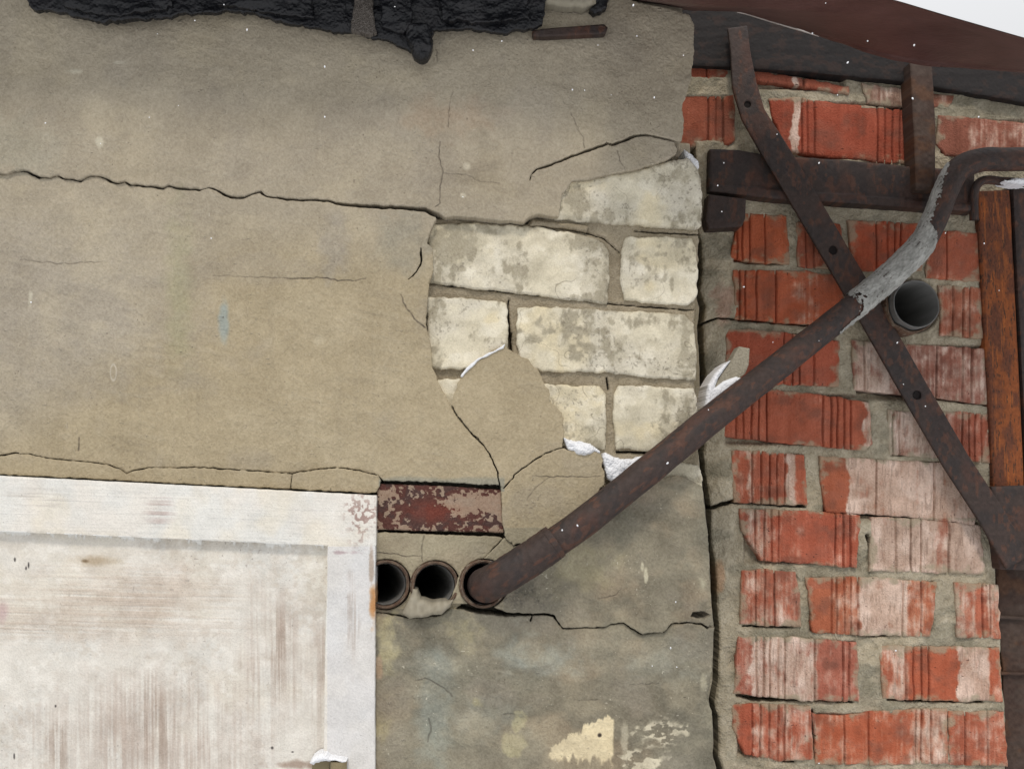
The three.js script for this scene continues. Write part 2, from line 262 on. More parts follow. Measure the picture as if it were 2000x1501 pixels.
// ---------- surface sheets ----------
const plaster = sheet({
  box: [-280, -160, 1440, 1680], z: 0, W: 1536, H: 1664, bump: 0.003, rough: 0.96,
  fn(x, y, v) {
    const n1 = fbm(x / 210, y / 210, 4, 1), n2 = fbm(x / 48, y / 48, 4, 2), gr = vn(x / 2.1, y / 2.1, 3) - 0.5, g2 = vn(x / 4.6, y / 4.6, 4) - 0.5;
    let h = 0.5 + gr * 0.22 + g2 * 0.16 + (n2 - 0.5) * 0.25;
    v[0] = 165; v[1] = 155; v[2] = 136; // grey cement render
    if (!(y > 1190 || (x > 984 && y > 1018 - (x - 1142) * 0.8))) { // upper and middle render
      const w = (n1 - 0.5) * 190;
      let t = ss(390, 560, y + w * 0.5) * ss(230, 470, x + w + (y > 640 ? (y - 640) * 1.7 : 0));
      mixTo(v, [170, 156, 127], t * 0.8);
      mixTo(v, [160, 152, 140], blob(x, y, 150, 600, 260, 170, 0.8, 0.5, 21) * 0.45);
      mixTo(v, [156, 149, 138], blob(x, y, 655, 480, 34, 75, 0.6, 0.5, 22) * 0.55);
      mixTo(v, [152, 148, 134], blob(x, y, 790, 480, 70, 70, 0.8, 0.6, 23) * 0.55);
      mixTo(v, [156, 155, 120], blob(x, y, 350, 560, 30, 190, 0.9, 0.6, 24) * 0.4);
      mixTo(v, [140, 146, 134], blob(x, y, 40, 290, 110, 70, 0.9, 0.6, 25) * 0.2);
      mixTo(v, [138, 128, 110], (blob(x, y, 948, 300, 32, 48, 0.9, 0.8, 26) + blob(x, y, 905, 345, 60, 26, 0.9, 0.8, 27) + blob(x, y, 985, 370, 40, 25, 0.9, 0.8, 28)) * 0.5);
      mixTo(v, [170, 146, 122], blob(x, y, 880, 230, 120, 45, 0.9, 0.6, 29) * 0.45);
      mixTo(v, [150, 162, 160], blob(x, y, 437, 628, 12, 44, 0.5, 0.35, 30) * 0.75);
      mixTo(v, [200, 190, 165], blob(x, y, 622, 664, 12, 12, 0.8, 0.4, 31) * 0.5);
      mixTo(v, [196, 188, 168], blob(x, y, 912, 327, 9, 9, 0.7, 0.5, 32) * 0.8 + blob(x, y, 904, 383, 6, 6, 0.5, 0.3, 33));
      const e = Math.hypot((x - 221) / 6.5, (y - 727) / 17); mixTo(v, [205, 198, 182], (1 - ss(0, 0.25, Math.abs(e - 0.9))) * 0.8);
      mixTo(v, [205, 200, 180], (blob(x, y, 148, 142, 20, 8, 0.5, 1, 34) + blob(x, y, 236, 125, 14, 4, 0.5, 0.8, 35) + blob(x, y, 58, 585, 5, 16, 0.5, 0.8, 36) + blob(x, y, 196, 280, 7, 9, 0.6, 0.8, 37)) * 0.6);
      if (y > 1030) mixTo(v, [150, 130, 108], blob(x, y, 770, 1062, 60, 30, 0.8, 0.6, 38) * 0.5 + blob(x, y, 890, 1095, 40, 25, 0.8, 0.6, 39) * 0.5);
      if (y > 1030) mixTo(v, [146, 142, 124], 0.5);
      if (y > 925 && y < 960 && x > 740 && x < 985) mixTo(v, [140, 140, 128], ss(928, 938, y + (n2 - 0.5) * 14) * 0.7);  // grey shade of the recess above the lintel, painted in
    } else { // damp grey render beside and under the sleeves
      mixTo(v, [133, 127, 110], 0.9);
      mixTo(v, [146, 131, 108], ss(0.5, 0.68, n1) * 0.6);
      mixTo(v, [112, 109, 95], ss(0.5, 0.66, fbm(x / 110, y / 80, 4, 60)) * 0.6);
      mixTo(v, [166, 158, 124], blob(x, y, 1140, 1110, 75, 55, 0.9, 0.7, 41) * 0.55);
      mixTo(v, [205, 194, 150], blob(x, y, 760, 1270, 26, 62, 0.7, 0.9, 42) * 0.6);
      mixTo(v, [190, 178, 128], blob(x, y, 905, 1235, 36, 34, 0.9, 0.9, 43) * 0.3);
      mixTo(v, [176, 150, 124], blob(x, y, 740, 1300, 9, 26, 0.5, 0.6, 44) * 0.8);
      mixTo(v, [160, 163, 152], (blob(x, y, 850, 1295, 58, 32, 0.9, 0.6, 45) + blob(x, y, 1015, 1275, 45, 50, 0.9, 0.8, 46) + blob(x, y, 1080, 1290, 60, 40, 0.9, 0.9, 47) + blob(x, y, 960, 1400, 90, 40, 0.9, 0.9, 84) * 0.5 + blob(x, y, 1290, 1300, 70, 50, 0.9, 0.9, 85) * 0.5) * 0.65);
      mixTo(v, [136, 142, 134], blob(x, y, 850, 1400, 42, 130, 0.7, 0.5, 48) * 0.6);
      mixTo(v, [192, 180, 128], blob(x, y, 745, 1420, 24, 32, 0.9, 0.9, 49) * 0.35);
      mixTo(v, [190, 180, 130], blob(x, y, 928, 1372, 12, 12, 0.8, 0.9, 50) * 0.4);
      mixTo(v, [190, 182, 138], Math.max(blob(x, y, 1012, 1414, 16, 24, 0.35, 0.9, 51), blob(x, y, 1003, 1456, 24, 24, 0.35, 0.9, 52)) * 0.45);
      mixTo(v, [122, 116, 100], blob(x, y, 1220, 1345, 130, 26, 0.9, 0.8, 53) * 0.5);
      // bare brick where the render has come off
      const lip = 1395 + Math.abs(x - 1188) * 0.55 + (fbm(x / 7, y / 30, 3, 54) - 0.5) * 26;
      let bare = ss(0, 5, y - lip) * ss(0, 5, 1203 - x + (n2 - 0.5) * 6) * ss(0, 14, 1490 - y + (fbm(x / 8, y / 25, 3, 55) - 0.5) * 40) * ss(0, 8, x - 1072 - (fbm(x / 8, y / 8, 3, 56) - 0.5) * 16);
      const fl = fbm(x / 14 + y / 30, y / 9 - x / 60, 4, 57);
      const b2 = Math.max(blob(x, y, 1290, 1428, 55, 24, 0.4, 0.8, 58) * ss(0.44, 0.5, fl), blob(x, y, 1255, 1485, 55, 30, 0.4, 0.8, 59) * ss(0.46, 0.52, fl), blob(x, y, 1222, 1450, 8, 46, 0.5, 0.8, 61) * 0.6);
      mixTo(v, [223, 208, 172], bare); mixTo(v, [208, 200, 176], b2 * 0.9); h -= bare * 0.3;
      mixTo(v, [196, 190, 165], (blob(x, y, 1255, 1105, 5, 16, 0.4, 0.7, 62) + blob(x, y, 1262, 1125, 4, 14, 0.5, 1, 63)) * 0.8 + blob(x, y, 1372, 1140, 14, 20, 0.8, 0.9, 64) * 0.6 + blob(x, y, 1375, 1330, 8, 24, 0.7, 0.8, 65) * 0.6);
      mixTo(v, [60, 52, 44], blob(x, y, 1172, 1436, 5, 5, 0.5, 0.2, 66)); h -= blob(x, y, 1172, 1436, 6, 6, 0.5, 0.2, 66) * 0.4;
      mixTo(v, [62, 60, 58], blob(x, y, 1015, 1165, 52, 20, 0.9, 0.9, 67) * ss(0.3, 0.62, vn(x / 3, y / 3, 68) * 0.5 + n2 * 0.5) * 0.75); // soot
      const sp = ss(0.93, 0.97, vn(x / 3.4, y / 3.4, 69)); mixTo(v, [205, 200, 182], sp * ss(0.52, 0.6, fbm(x / 60, y / 60, 3, 70)) * 0.9);
      v[0] += (n2 - 0.5) * 26; v[1] += (n2 - 0.5) * 26; v[2] += (n2 - 0.5) * 22;
    }
    const tr = fbm(x / 90 + y / 200, y / 9 - x / 40 + 2 * vn(x / 120, y / 120, 83), 4, 76) - 0.5, trm = ss(0.46, 0.62, fbm(x / 130, y / 100, 3, 78)), dr = ss(0.6, 0.72, fbm(x / 7, y / 240, 3, 79)) * ss(0.5, 0.64, fbm(x / 90, y / 160, 3, 80));
    mixTo(v, [192, 184, 166], ss(0.04, 0.24, tr) * trm * 0.12); mixTo(v, [132, 124, 110], ss(0.04, 0.24, -tr) * trm * 0.1 + dr * 0.07); h += tr * trm * 0.3;
    const grit = ss(0.9, 0.96, vn(x / 5, y / 5, 81)) * ss(0.5, 0.66, fbm(x / 70, y / 70, 3, 82)); h += grit * 0.35; mixTo(v, [186, 178, 160], grit * 0.3);
    const md = fbm(x / 95, y / 75, 5, 75) - 0.5; mixTo(v, [150, 142, 130], ss(0.05, 0.25, md) * 0.26); mixTo(v, [184, 172, 146], ss(0.06, 0.25, -md) * 0.3);
    const k = gr * 18 + g2 * 10 + (n2 - 0.5) * 18 + (n1 - 0.5) * 16;
    v[0] += k; v[1] += k; v[2] += k * 0.95;
    const pit = ss(0.965, 0.985, vn(x / 3.2, y / 3.2, 71)) * ss(0.45, 0.6, fbm(x / 90, y / 90, 3, 72)); mixTo(v, [88, 80, 68], pit * 0.7); h -= pit * 0.35;
    const wsp = ss(0.985, 0.993, vn(x / 4, y / 4, 73)); mixTo(v, [206, 200, 184], wsp * 0.7);
    const hr = hairAt(x, y); const hq = hr * (0.35 + 0.65 * vn(x / 9, y / 9, 74)) * (y > 1200 ? 0.6 : 1); mixTo(v, [62, 54, 46], hq * 0.8); h -= hr * 0.5;  // hairline grooves: their shade goes into the colour, plus relief
    v[3] = h;
  },
});
const silicate = sheet({
  box: [790, 270, 1400, 1060], z: -0.013, W: 896, H: 1120, bump: 0.003, rough: 0.95,
  fn(x, y, v) {
    const n1 = fbm(x / 90, y / 90, 4, 101), n2 = fbm(x / 24, y / 24, 4, 102), gr = vn(x / 1.9, y / 1.9, 103) - 0.5;
    v[0] = 218; v[1] = 210; v[2] = 187; let h = 0.5 + gr * 0.12 + (n2 - 0.5) * 0.3;
    mixTo(v, [206, 200, 184], ss(0.4, 0.65, n1) * 0.8); mixTo(v, [222, 208, 172], ss(0.55, 0.7, fbm(x / 70, y / 70, 3, 104)) * 0.6);
    let s = 0.22 + (n1 - 0.5) * 0.22; // cement smear threshold field
    const B = (cx, cy, rx, ry, a) => { const d = Math.hypot((x - cx) / rx, (y - cy) / ry); s += a * (1 - ss(0.3, 1.25, d)); };
    B(885, 470, 75, 52, 0.5); B(862, 535, 50, 40, 0.18); B(1010, 520, 36, 62, 0.26); B(1060, 505, 34, 40, 0.12); B(1150, 470, 90, 26, 0.24); B(1180, 520, 34, 70, 0.22); B(990, 448, 90, 14, 0.2); B(1175, 590, 60, 24, 0.25);
    B(1270, 345, 120, 20, 0.18); B(1125, 400, 38, 34, 0.34); B(1200, 425, 60, 18, 0.2); B(1340, 430, 50, 20, 0.2);
    B(1280, 520, 90, 70, 0.1); B(1335, 480, 40, 30, 0.12);
    B(1125, 655, 55, 70, 0.22); B(1205, 665, 30, 60, 0.2); B(1040, 650, 45, 50, 0.16); B(1270, 622, 90, 24, 0.26); B(1345, 690, 26, 80, 0.34); B(855, 600, 20, 60, 0.3); B(850, 700, 20, 40, 0.34);
    B(1320, 830, 55, 70, 0.26); B(1310, 770, 60, 22, 0.14); B(1085, 758, 24, 12, 0.2); B(1160, 860, 40, 30, 0.24); B(1340, 930, 60, 40, 0.16); B(1135, 770, 40, 20, 0.1);
    B(930, 540, 30, 34, -0.2); B(960, 490, 30, 30, -0.16); B(1270, 820, 24, 50, -0.12); B(910, 610, 60, 22, -0.2); B(1100, 520, 60, 50, -0.1); B(1240, 385, 40, 40, -0.1); B(1180, 715, 130, 16, -0.16);
    const tex = fbm(x / 13, y / 17, 5, 105);
    const film = ss(-0.35, 0.3, s - (1 - fbm(x / 30, y / 26, 4, 110)) * 0.98 + 0.12); mixTo(v, [180, 172, 150], film * 0.6);
    mixTo(v, [230, 224, 206], ss(0.5, 0.66, fbm(x / 34, y / 28, 4, 111)) * (1 - film) * 0.6);
    const sm = ss(-0.11, 0.12, s - (1 - tex) * 0.98 + 0.02);
    mixTo(v, [158, 150, 130], sm * 0.8); h += sm * 0.18;
    const fl = ss(0.66, 0.72, fbm(x / 5, y / 6, 3, 106)) * ss(0.45, 0.6, n1); mixTo(v, [128, 120, 104], fl * 0.35); h -= fl * 0.2;
    const gk = gr * 20 + (n2 - 0.5) * 26; v[0] += gk; v[1] += gk; v[2] += gk;
    const vein = Math.abs(fbm(x / 70, y / 70, 3, 108) - 0.5); const vm = (1 - ss(0, 0.006, vein)) * ss(0.5, 0.6, fbm(x / 120, y / 120, 2, 109)); mixTo(v, [120, 110, 92], vm * 0.5); h -= vm * 0.2;
    v[3] = h;
  },
});
const jointMortar = sheet({
  box: [790, 270, 1400, 1060], z: -0.02, W: 768, H: 1024, bump: 0.003, rough: 0.97,
  fn(x, y, v) { const n = fbm(x / 30, y / 30, 4, 121), g = vn(x / 2.2, y / 2.2, 122) - 0.5, k = (n - 0.5) * 40 + g * 22; v[0] = 152 + k; v[1] = 141 + k; v[2] = 120 + k; v[3] = 0.5 + g * 0.4 + (n - 0.5) * 0.5; },
});
// red bricks: outline [TL, TR, BR, BL], tone, lime bloom amount, bloom spans [x0, x1, amount], scored grooves
const RED = [
  { q: [[1340, 129], [1419, 131], [1421, 158], [1340, 157]], c: [158, 66, 50], w: 0, g: [1380] },
  { q: [[1462, 138], [1655, 163], [1657, 181], [1468, 158]], c: [150, 66, 52], w: 0.1, s: [[1548, 1560, 0.9]], g: [1570] },
  { q: [[1688, 166], [1776, 178], [1780, 206], [1700, 196]], c: [120, 84, 76], w: 0.5, g: [] },
  { q: [[1818, 186], [1862, 190], [1850, 206], [1820, 204]], c: [128, 72, 62], w: 0.3, g: [] },
  { q: [[1326, 183], [1432, 188], [1434, 270], [1420, 279], [1330, 282]], c: [146, 62, 46], w: 0.15, g: [1383, 1398, 1412] },
  { q: [[1503, 196], [1560, 194], [1780, 221], [1787, 317], [1640, 304], [1542, 291], [1515, 240]], c: [156, 56, 40], w: 0.02, s: [[1546, 1563, 0.95]], g: [1567, 1578, 1592, 1715, 1730, 1745, 1760, 1772] },
  { q: [[1836, 228], [1890, 232], [2010, 244], [2010, 305], [1850, 300], [1832, 275]], c: [140, 72, 62], w: 0.35, s: [[1836, 1888, -0.5]], g: [] },
  { q: [[1445, 421], [1534, 424], [1541, 512], [1460, 506], [1430, 498]], c: [190, 82, 52], w: 0.05, g: [1440, 1450, 1464, 1494] },
  { q: [[1560, 436], [1640, 440], [1650, 522], [1562, 516]], c: [170, 76, 56], w: 0.2, g: [1575, 1592] },
  { q: [[1660, 433], [1800, 440], [1800, 525], [1740, 528], [1668, 522]], c: [186, 74, 50], w: 0.04, g: [1712, 1735, 1748, 1760] },
  { q: [[1815, 452], [1912, 458], [1914, 546], [1812, 538]], c: [172, 78, 58], w: 0.15, g: [1850] },
  { q: [[1436, 530], [1560, 533], [1644, 541], [1648, 634], [1540, 626], [1440, 617]], c: [188, 80, 52], w: 0.08, s: [[1555, 1600, 0.25]], g: [1445, 1456, 1478, 1516] },
  { q: [[1836, 560], [1914, 566], [1918, 657], [1842, 650]], c: [170, 84, 64], w: 0.35, g: [1862, 1882, 1895] },
  { q: [[1424, 646], [1520, 650], [1638, 670], [1637, 752], [1545, 748], [1440, 742], [1420, 700]], c: [176, 72, 54], w: 0.04, g: [1532, 1548, 1562, 1590] },
  { q: [[1668, 668], [1760, 674], [1925, 685], [1929, 786], [1800, 770], [1672, 757]], c: [142, 76, 68], w: 0.45, s: [[1668, 1740, 0.3]], g: [1690, 1830, 1882, 1900] },
  { q: [[1424, 806], [1500, 764], [1600, 774], [1696, 790], [1701, 862], [1686, 875], [1560, 864], [1410, 848]], c: [178, 80, 60], w: 0.08, s: [[1684, 1704, 0.6]], g: [1438, 1452, 1468, 1482, 1498, 1608, 1624, 1636, 1650, 1662] },
  { q: [[1738, 804], [1838, 812], [1838, 892], [1742, 884]], c: [158, 92, 80], w: 0.72, g: [1745, 1758] },
  { q: [[1846, 806], [1928, 812], [1932, 900], [1850, 892]], c: [172, 82, 66], w: 0.35, g: [1880, 1893, 1905, 1918] },
  { q: [[1432, 882], [1500, 884], [1568, 893], [1576, 982], [1500, 980], [1436, 978]], c: [182, 84, 64], w: 0.25, s: [[1460, 1472, 0.4], [1534, 1550, 0.6]], g: [1470, 1487, 1504, 1518, 1533] },
  { q: [[1606, 895], [1720, 901], [1850, 908], [1915, 960], [1902, 1022], [1760, 1004], [1618, 995], [1604, 940]], c: [180, 86, 62], w: 0.86, s: [[1600, 1654, -0.75]], g: [1712, 1826] },
  { q: [[1447, 997], [1560, 1001], [1679, 1009], [1672, 1106], [1590, 1098], [1490, 1090], [1452, 1040]], c: [184, 82, 64], w: 0.3, s: [[1572, 1610, -0.3], [1460, 1500, 0.3]], g: [1475, 1493, 1507, 1521, 1632, 1648, 1662] },
  { q: [[1706, 1012], [1800, 1017], [1914, 1030], [1922, 1116], [1800, 1114], [1702, 1111]], c: [172, 96, 82], w: 0.92, s: [[1822, 1850, -0.3]], g: [1750, 1780, 1800, 1855] },
  { q: [[1452, 1118], [1500, 1115], [1552, 1121], [1560, 1160], [1562, 1219], [1500, 1218], [1448, 1214]], c: [184, 90, 72], w: 0.48, g: [1476, 1494, 1513] },
  { q: [[1577, 1132], [1700, 1131], [1830, 1140], [1816, 1240], [1700, 1236], [1592, 1231]], c: [186, 92, 66], w: 0.4, s: [[1575, 1622, -0.4], [1678, 1772, 0.5]], g: [1625, 1635, 1650, 1663, 1677, 1764, 1800] },
  { q: [[1869, 1142], [1948, 1146], [1952, 1242], [1874, 1240]], c: [186, 90, 70], w: 0.55, s: [[1905, 1926, -0.4]], g: [1920, 1935] },
  { q: [[1446, 1247], [1560, 1250], [1672, 1258], [1676, 1366], [1540, 1362], [1436, 1350]], c: [178, 92, 80], w: 0.78, s: [[1430, 1466, -0.4], [1594, 1680, -0.5]], g: [1478, 1492, 1505, 1520, 1533, 1592, 1648, 1660] },
  { q: [[1721, 1265], [1840, 1266], [1950, 1269], [1957, 1366], [1840, 1364], [1729, 1361]], c: [186, 82, 58], w: 0.4, s: [[1735, 1770, 0.25], [1776, 1866, -0.35], [1868, 1928, 0.5]], g: [1770, 1785, 1800, 1815] },
  { q: [[1434, 1380], [1500, 1379], [1582, 1383], [1586, 1480], [1530, 1483], [1458, 1468], [1436, 1430]], c: [188, 84, 64], w: 0.5, s: [[1430, 1468, -0.5]], g: [1470, 1486, 1503, 1520, 1533] },
  { q: [[1592, 1398], [1640, 1402], [1740, 1390], [1848, 1388], [1851, 1487], [1720, 1490], [1597, 1488]], c: [188, 84, 58], w: 0.3, s: [[1590, 1650, 0.1], [1780, 1850, 0.3]], g: [1650, 1697, 1790, 1800, 1820] },
  { q: [[1856, 1392], [1960, 1394], [1966, 1492], [1860, 1490]], c: [180, 84, 64], w: 0.4, g: [1885, 1930] },
  { q: [[1440, 1512], [1680, 1516], [1684, 1612], [1440, 1608]], c: [184, 84, 62], w: 0.4, g: [1470, 1486, 1503, 1640] },
  { q: [[1700, 1516], [1950, 1520], [1955, 1616], [1704, 1612]], c: [180, 80, 60], w: 0.4, g: [1760, 1776, 1800] },
];
for (const b of RED) { const X = b.q.map(p => p[0]), Y = b.q.map(p => p[1]); b.bb = [Math.min(...X) - 6, Math.max(...X) + 6, Math.min(...Y) - 6, Math.max(...Y) + 6]; }
const redFace = sheet({
  box: [1300, 100, 2040, 1640], z: ZR, W: 1024, H: 2048, bump: 0.003, rough: 0.93,
  fn(x, y, v) {
    let b = null, bd = 1e9; for (const r of RED) if (x > r.bb[0] && x < r.bb[1] && y > r.bb[2] && y < r.bb[3]) { const d = Math.abs(y - (r.bb[2] + r.bb[3]) / 2) + Math.max(0, Math.abs(x - (r.bb[0] + r.bb[1]) / 2) - (r.bb[1] - r.bb[0]) / 2 + 8); if (d < bd) { bd = d; b = r; } }
    if (!b) { v[0] = 150; v[1] = 140; v[2] = 120; return; }
    const st = fbm(x / 5, y / 60, 4, 201), n = fbm(x / 26, y / 26, 4, 202), g = vn(x / 2, y / 2, 203) - 0.5, band = fbm(x / 9, 0.3 + b.bb[2] / 300, 2, 204);
    v[0] = b.c[0]; v[1] = b.c[1]; v[2] = b.c[2];
    const k = (st - 0.5) * 18 + (n - 0.5) * 44 + g * 20 + (band - 0.5) * 22; v[0] += k - 6; v[1] += k * 0.8 + 6; v[2] += k * 0.75 - 2; mixTo(v, [150, 92, 76], ss(0.48, 0.75, fbm(x / 40, y / 22, 4, 208)) * 0.35);
    mixTo(v, [142, 94, 78], 0.26); const soot = ss(0.46, 0.8, fbm(x / 30, y / 26, 5, 211)); mixTo(v, [98, 66, 55], soot * 0.4);
    let w = b.w; for (const s of b.s ?? []) w += s[2] * ss(s[0] - 5, s[0] + 5, x + (n - 0.5) * 22) * (1 - ss(s[1] - 5, s[1] + 5, x + (n - 0.5) * 22));
    const lim = ss(-0.2, 0.34, w * 0.92 - 1 + (st * 0.34 + n * 0.42 + fbm(x / 9, y / 14, 4, 207) * 0.4) * 1.0);
    const lk = g * 26 + (n - 0.5) * 60 + (st - 0.5) * 24, lp = ss(0.4, 0.62, fbm(x / 30, y / 50, 3, 209)); mixTo(v, [194 + lk + lp * 22, 174 + lk + lp * 25, 158 + lk + lp * 27], lim * 0.84);
    const dk = ss(0.6, 0.72, fbm(x / 3, y / 22, 4, 210)) * ss(0.2, 0.6, w); mixTo(v, [112, 92, 80], dk * 0.3);
    const ed = Math.min(x - b.bb[0] - 6, b.bb[1] - 6 - x, y - b.bb[2] - 6, b.bb[3] - 6 - y);
    const mm = (1 - ss(0, 16, ed + (fbm(x / 16, y / 16, 4, 205) - 0.36) * 46)) ; mixTo(v, [156, 146, 124], mm * 0.75); // cement smeared over the rim
    const hole = ss(0.955, 0.98, vn(x / 3.4, y / 3.4, 206)); mixTo(v, [60, 34, 28], hole * 0.7);
    v[3] = 0.5 + (st - 0.5) * 0.3 + g * 0.3 + (n - 0.5) * 0.4 + mm * 0.2 - hole * 0.4;
  },
});
const redMortar = sheet({
  box: [1300, 20, 2040, 1640], z: ZR, W: 768, H: 1536, bump: 0.004, rough: 0.97,
  fn(x, y, v) {
    const n1 = fbm(x / 80, y / 80, 4, 221), n = fbm(x / 22, y / 22, 4, 222), g = vn(x / 2, y / 2, 223) - 0.5, g2 = vn(x / 5, y / 5, 224) - 0.5, k = (n - 0.5) * 44 + g * 22 + g2 * 12;
    v[0] = 162; v[1] = 153; v[2] = 133; mixTo(v, [182, 170, 146], ss(0.5, 0.68, n1) * 0.6); mixTo(v, [128, 123, 106], ss(0.52, 0.66, fbm(x / 60, y / 40, 3, 225)) * 0.6);
    mixTo(v, [168, 136, 118], blob(x, y, 1412, 590, 26, 40, 0.6, 0.8, 226) * 0.7); mixTo(v, [168, 134, 104], blob(x, y, 1400, 1130, 16, 40, 0.6, 0.8, 227) * 0.7);
    v[0] += k; v[1] += k; v[2] += k; v[3] = 0.5 + g * 0.4 + g2 * 0.3 + (n - 0.5) * 0.6;
  },
});
const door = sheet({
  box: [-280, 890, 760, 1660], z: 0.01, W: 1024, H: 800, bump: 0.0022, rough: 0.72,
  fn(x, y, v) {
    const n1 = fbm(x / 120, y / 120, 4, 301), n2 = fbm(x / 26, y / 26, 4, 302), g = vn(x / 2, y / 2, 303) - 0.5;
    const hz = fbm(x / 150, (y - x * 0.03) / 3.6, 4, 304), vt = fbm(x / 3.6, y / 150, 4, 305);
    v[0] = 225; v[1] = 221; v[2] = 213;
    mixTo(v, [219, 220, 216], ss(0.45, 0.65, n1) * 0.7); mixTo(v, [228, 219, 200], ss(0.5, 0.68, fbm(x / 90, y / 90, 3, 306)) * 0.5);
    const panel = x < 638 - (y - 1060) * 0.012 && y > 1036 + x * 0.045; let h = 0.5;
    if (panel) { mixTo(v, [212, 208, 198], 0.4); mixTo(v, [192, 183, 170], ss(0.5, 0.7, fbm(x / 60, y / 44, 4, 336)) * 0.28);
      const H1 = Math.max(blob(x, y, 240, 1175, 300, 105, 0.9, 0.25, 307), blob(x, y, 20, 1215, 120, 70, 0.9, 0.3, 308)), V1 = Math.max(blob(x, y, 300, 1440, 300, 150, 0.9, 0.25, 309), blob(x, y, 530, 1280, 85, 160, 0.9, 0.3, 310), blob(x, y, 620, 1330, 30, 160, 0.8, 0.3, 311));
      const sc = fbm(x / 9, y / 9, 4, 331); mixTo(v, [198, 188, 174], ss(0.52, 0.74, sc * 0.5 + n1 * 0.5) * 0.45); mixTo(v, [232, 229, 221], ss(0.54, 0.7, fbm(x / 16, y / 16, 4, 332)) * 0.5);
      const hs = H1 * ss(0.3, 0.7, hz * 0.45 + n1 * 0.3 + fbm(x / 70, y / 22, 4, 329) * 0.25), vs = V1 * ss(0.3, 0.68, vt * 0.42 + n1 * 0.3 + fbm(x / 22, y / 70, 4, 330) * 0.28);
      mixTo(v, [188, 171, 155], hs * 0.72); mixTo(v, [174, 158, 146], vs * 0.8);
      mixTo(v, [156, 138, 124], (blob(x, y, 300, 1420, 34, 110, 0.9, 0.4, 312) + blob(x, y, 110, 1455, 26, 70, 0.9, 0.4, 313) + blob(x, y, 545, 1260, 16, 90, 0.9, 0.5, 314)) * ss(0.35, 0.6, vt) * 0.6);
      mixTo(v, [160, 138, 108], blob(x, y, 180, 1095, 60, 12, 0.9, 0.5, 315) * 0.6); mixTo(v, [110, 90, 64], blob(x, y, 162, 1096, 8, 4, 0.8, 0.5, 316) * 0.8);
      mixTo(v, [190, 160, 160], blob(x, y, 0, 1195, 14, 26, 0.9, 0.4, 317) * 0.6);
      h += (hz - 0.5) * 0.5 * H1 + (vt - 0.5) * 0.5 * V1;
      const pk = ss(0.94, 0.97, vn(x / 6, y / 6, 318)) * ss(0.5, 0.65, n1); mixTo(v, [150, 140, 132], pk * 0.6);
      for (const d of [[25, 1093, 2.5, 5], [52, 1104, 2, 7], [47, 1110, 2, 4], [24, 1478, 2, 7], [105, 1380, 2, 3], [530, 1462, 3, 3], [570, 1470, 3, 2]]) mixTo(v, [70, 66, 64], blob(x, y, d[0], d[1], d[2], d[3], 0.5, 0.2, 319) * 0.9);
      mixTo(v, [150, 128, 112], blob(x, y, 570, 1495, 50, 9, 0.7, 0.9, 320) * 0.7);
    } else if (x < 640 || y < 1066) { // rail
      mixTo(v, [188, 172, 166], blob(x, y, 312, 1000, 34, 34, 0.7, 0.3, 321) * ss(0.35, 0.65, hz) * 0.8); mixTo(v, [196, 190, 182], blob(x, y, 70, 975, 70, 26, 0.9, 0.4, 322) * ss(0.4, 0.65, hz) * 0.8);
      h += (hz - 0.5) * 0.35;
    } else { mixTo(v, [208, 208, 210], 0.65); mixTo(v, [178, 168, 160], blob(x, y, 690, 1210, 14, 100, 0.9, 0.5, 323) * ss(0.4, 0.6, vt) * 0.7); h += (vt - 0.5) * 0.3; }
    if (x > 630) {
      mixTo(v, [186, 128, 72], blob(x, y, 729, 1180, 9, 42, 0.6, 0.5, 324) * 0.85); mixTo(v, [150, 128, 108], blob(x, y, 726, 1100, 5, 60, 0.6, 0.8, 325) * 0.6);
      const rs = ss(0.55, 0.64, fbm(x / 6, y / 6, 3, 326)) * blob(x, y, 705, 1005, 40, 60, 0.9, 0.4, 327); mixTo(v, [136, 104, 96], rs * 0.7);
      mixTo(v, [168, 146, 150], blob(x, y, 668, 1078, 32, 5, 0.6, 0.9, 328) * 0.7);
    }
    const k = (n2 - 0.5) * 22 + g * 16; v[0] += k; v[1] += k; v[2] += k;
    const seam = y - 1036 - x * 0.046; if (x < 640 && seam > -2 && seam < 16) { const cl = ss(0.56, 0.62, fbm(x / 16, 7, 3, 333)) * (1 - ss(3, 9, seam + (fbm(x / 5, 3, 3, 334) - 0.5) * 14)); mixTo(v, [236, 236, 232], cl * 0.9); h += cl * 0.5; }
    const spk = ss(0.95, 0.98, vn(x / 2.6, y / 2.6, 335)) * ss(0.42, 0.6, n1); mixTo(v, [120, 112, 106], spk * 0.5);
    v[3] = h + g * 0.2 + (n2 - 0.5) * 0.4;
  },
});
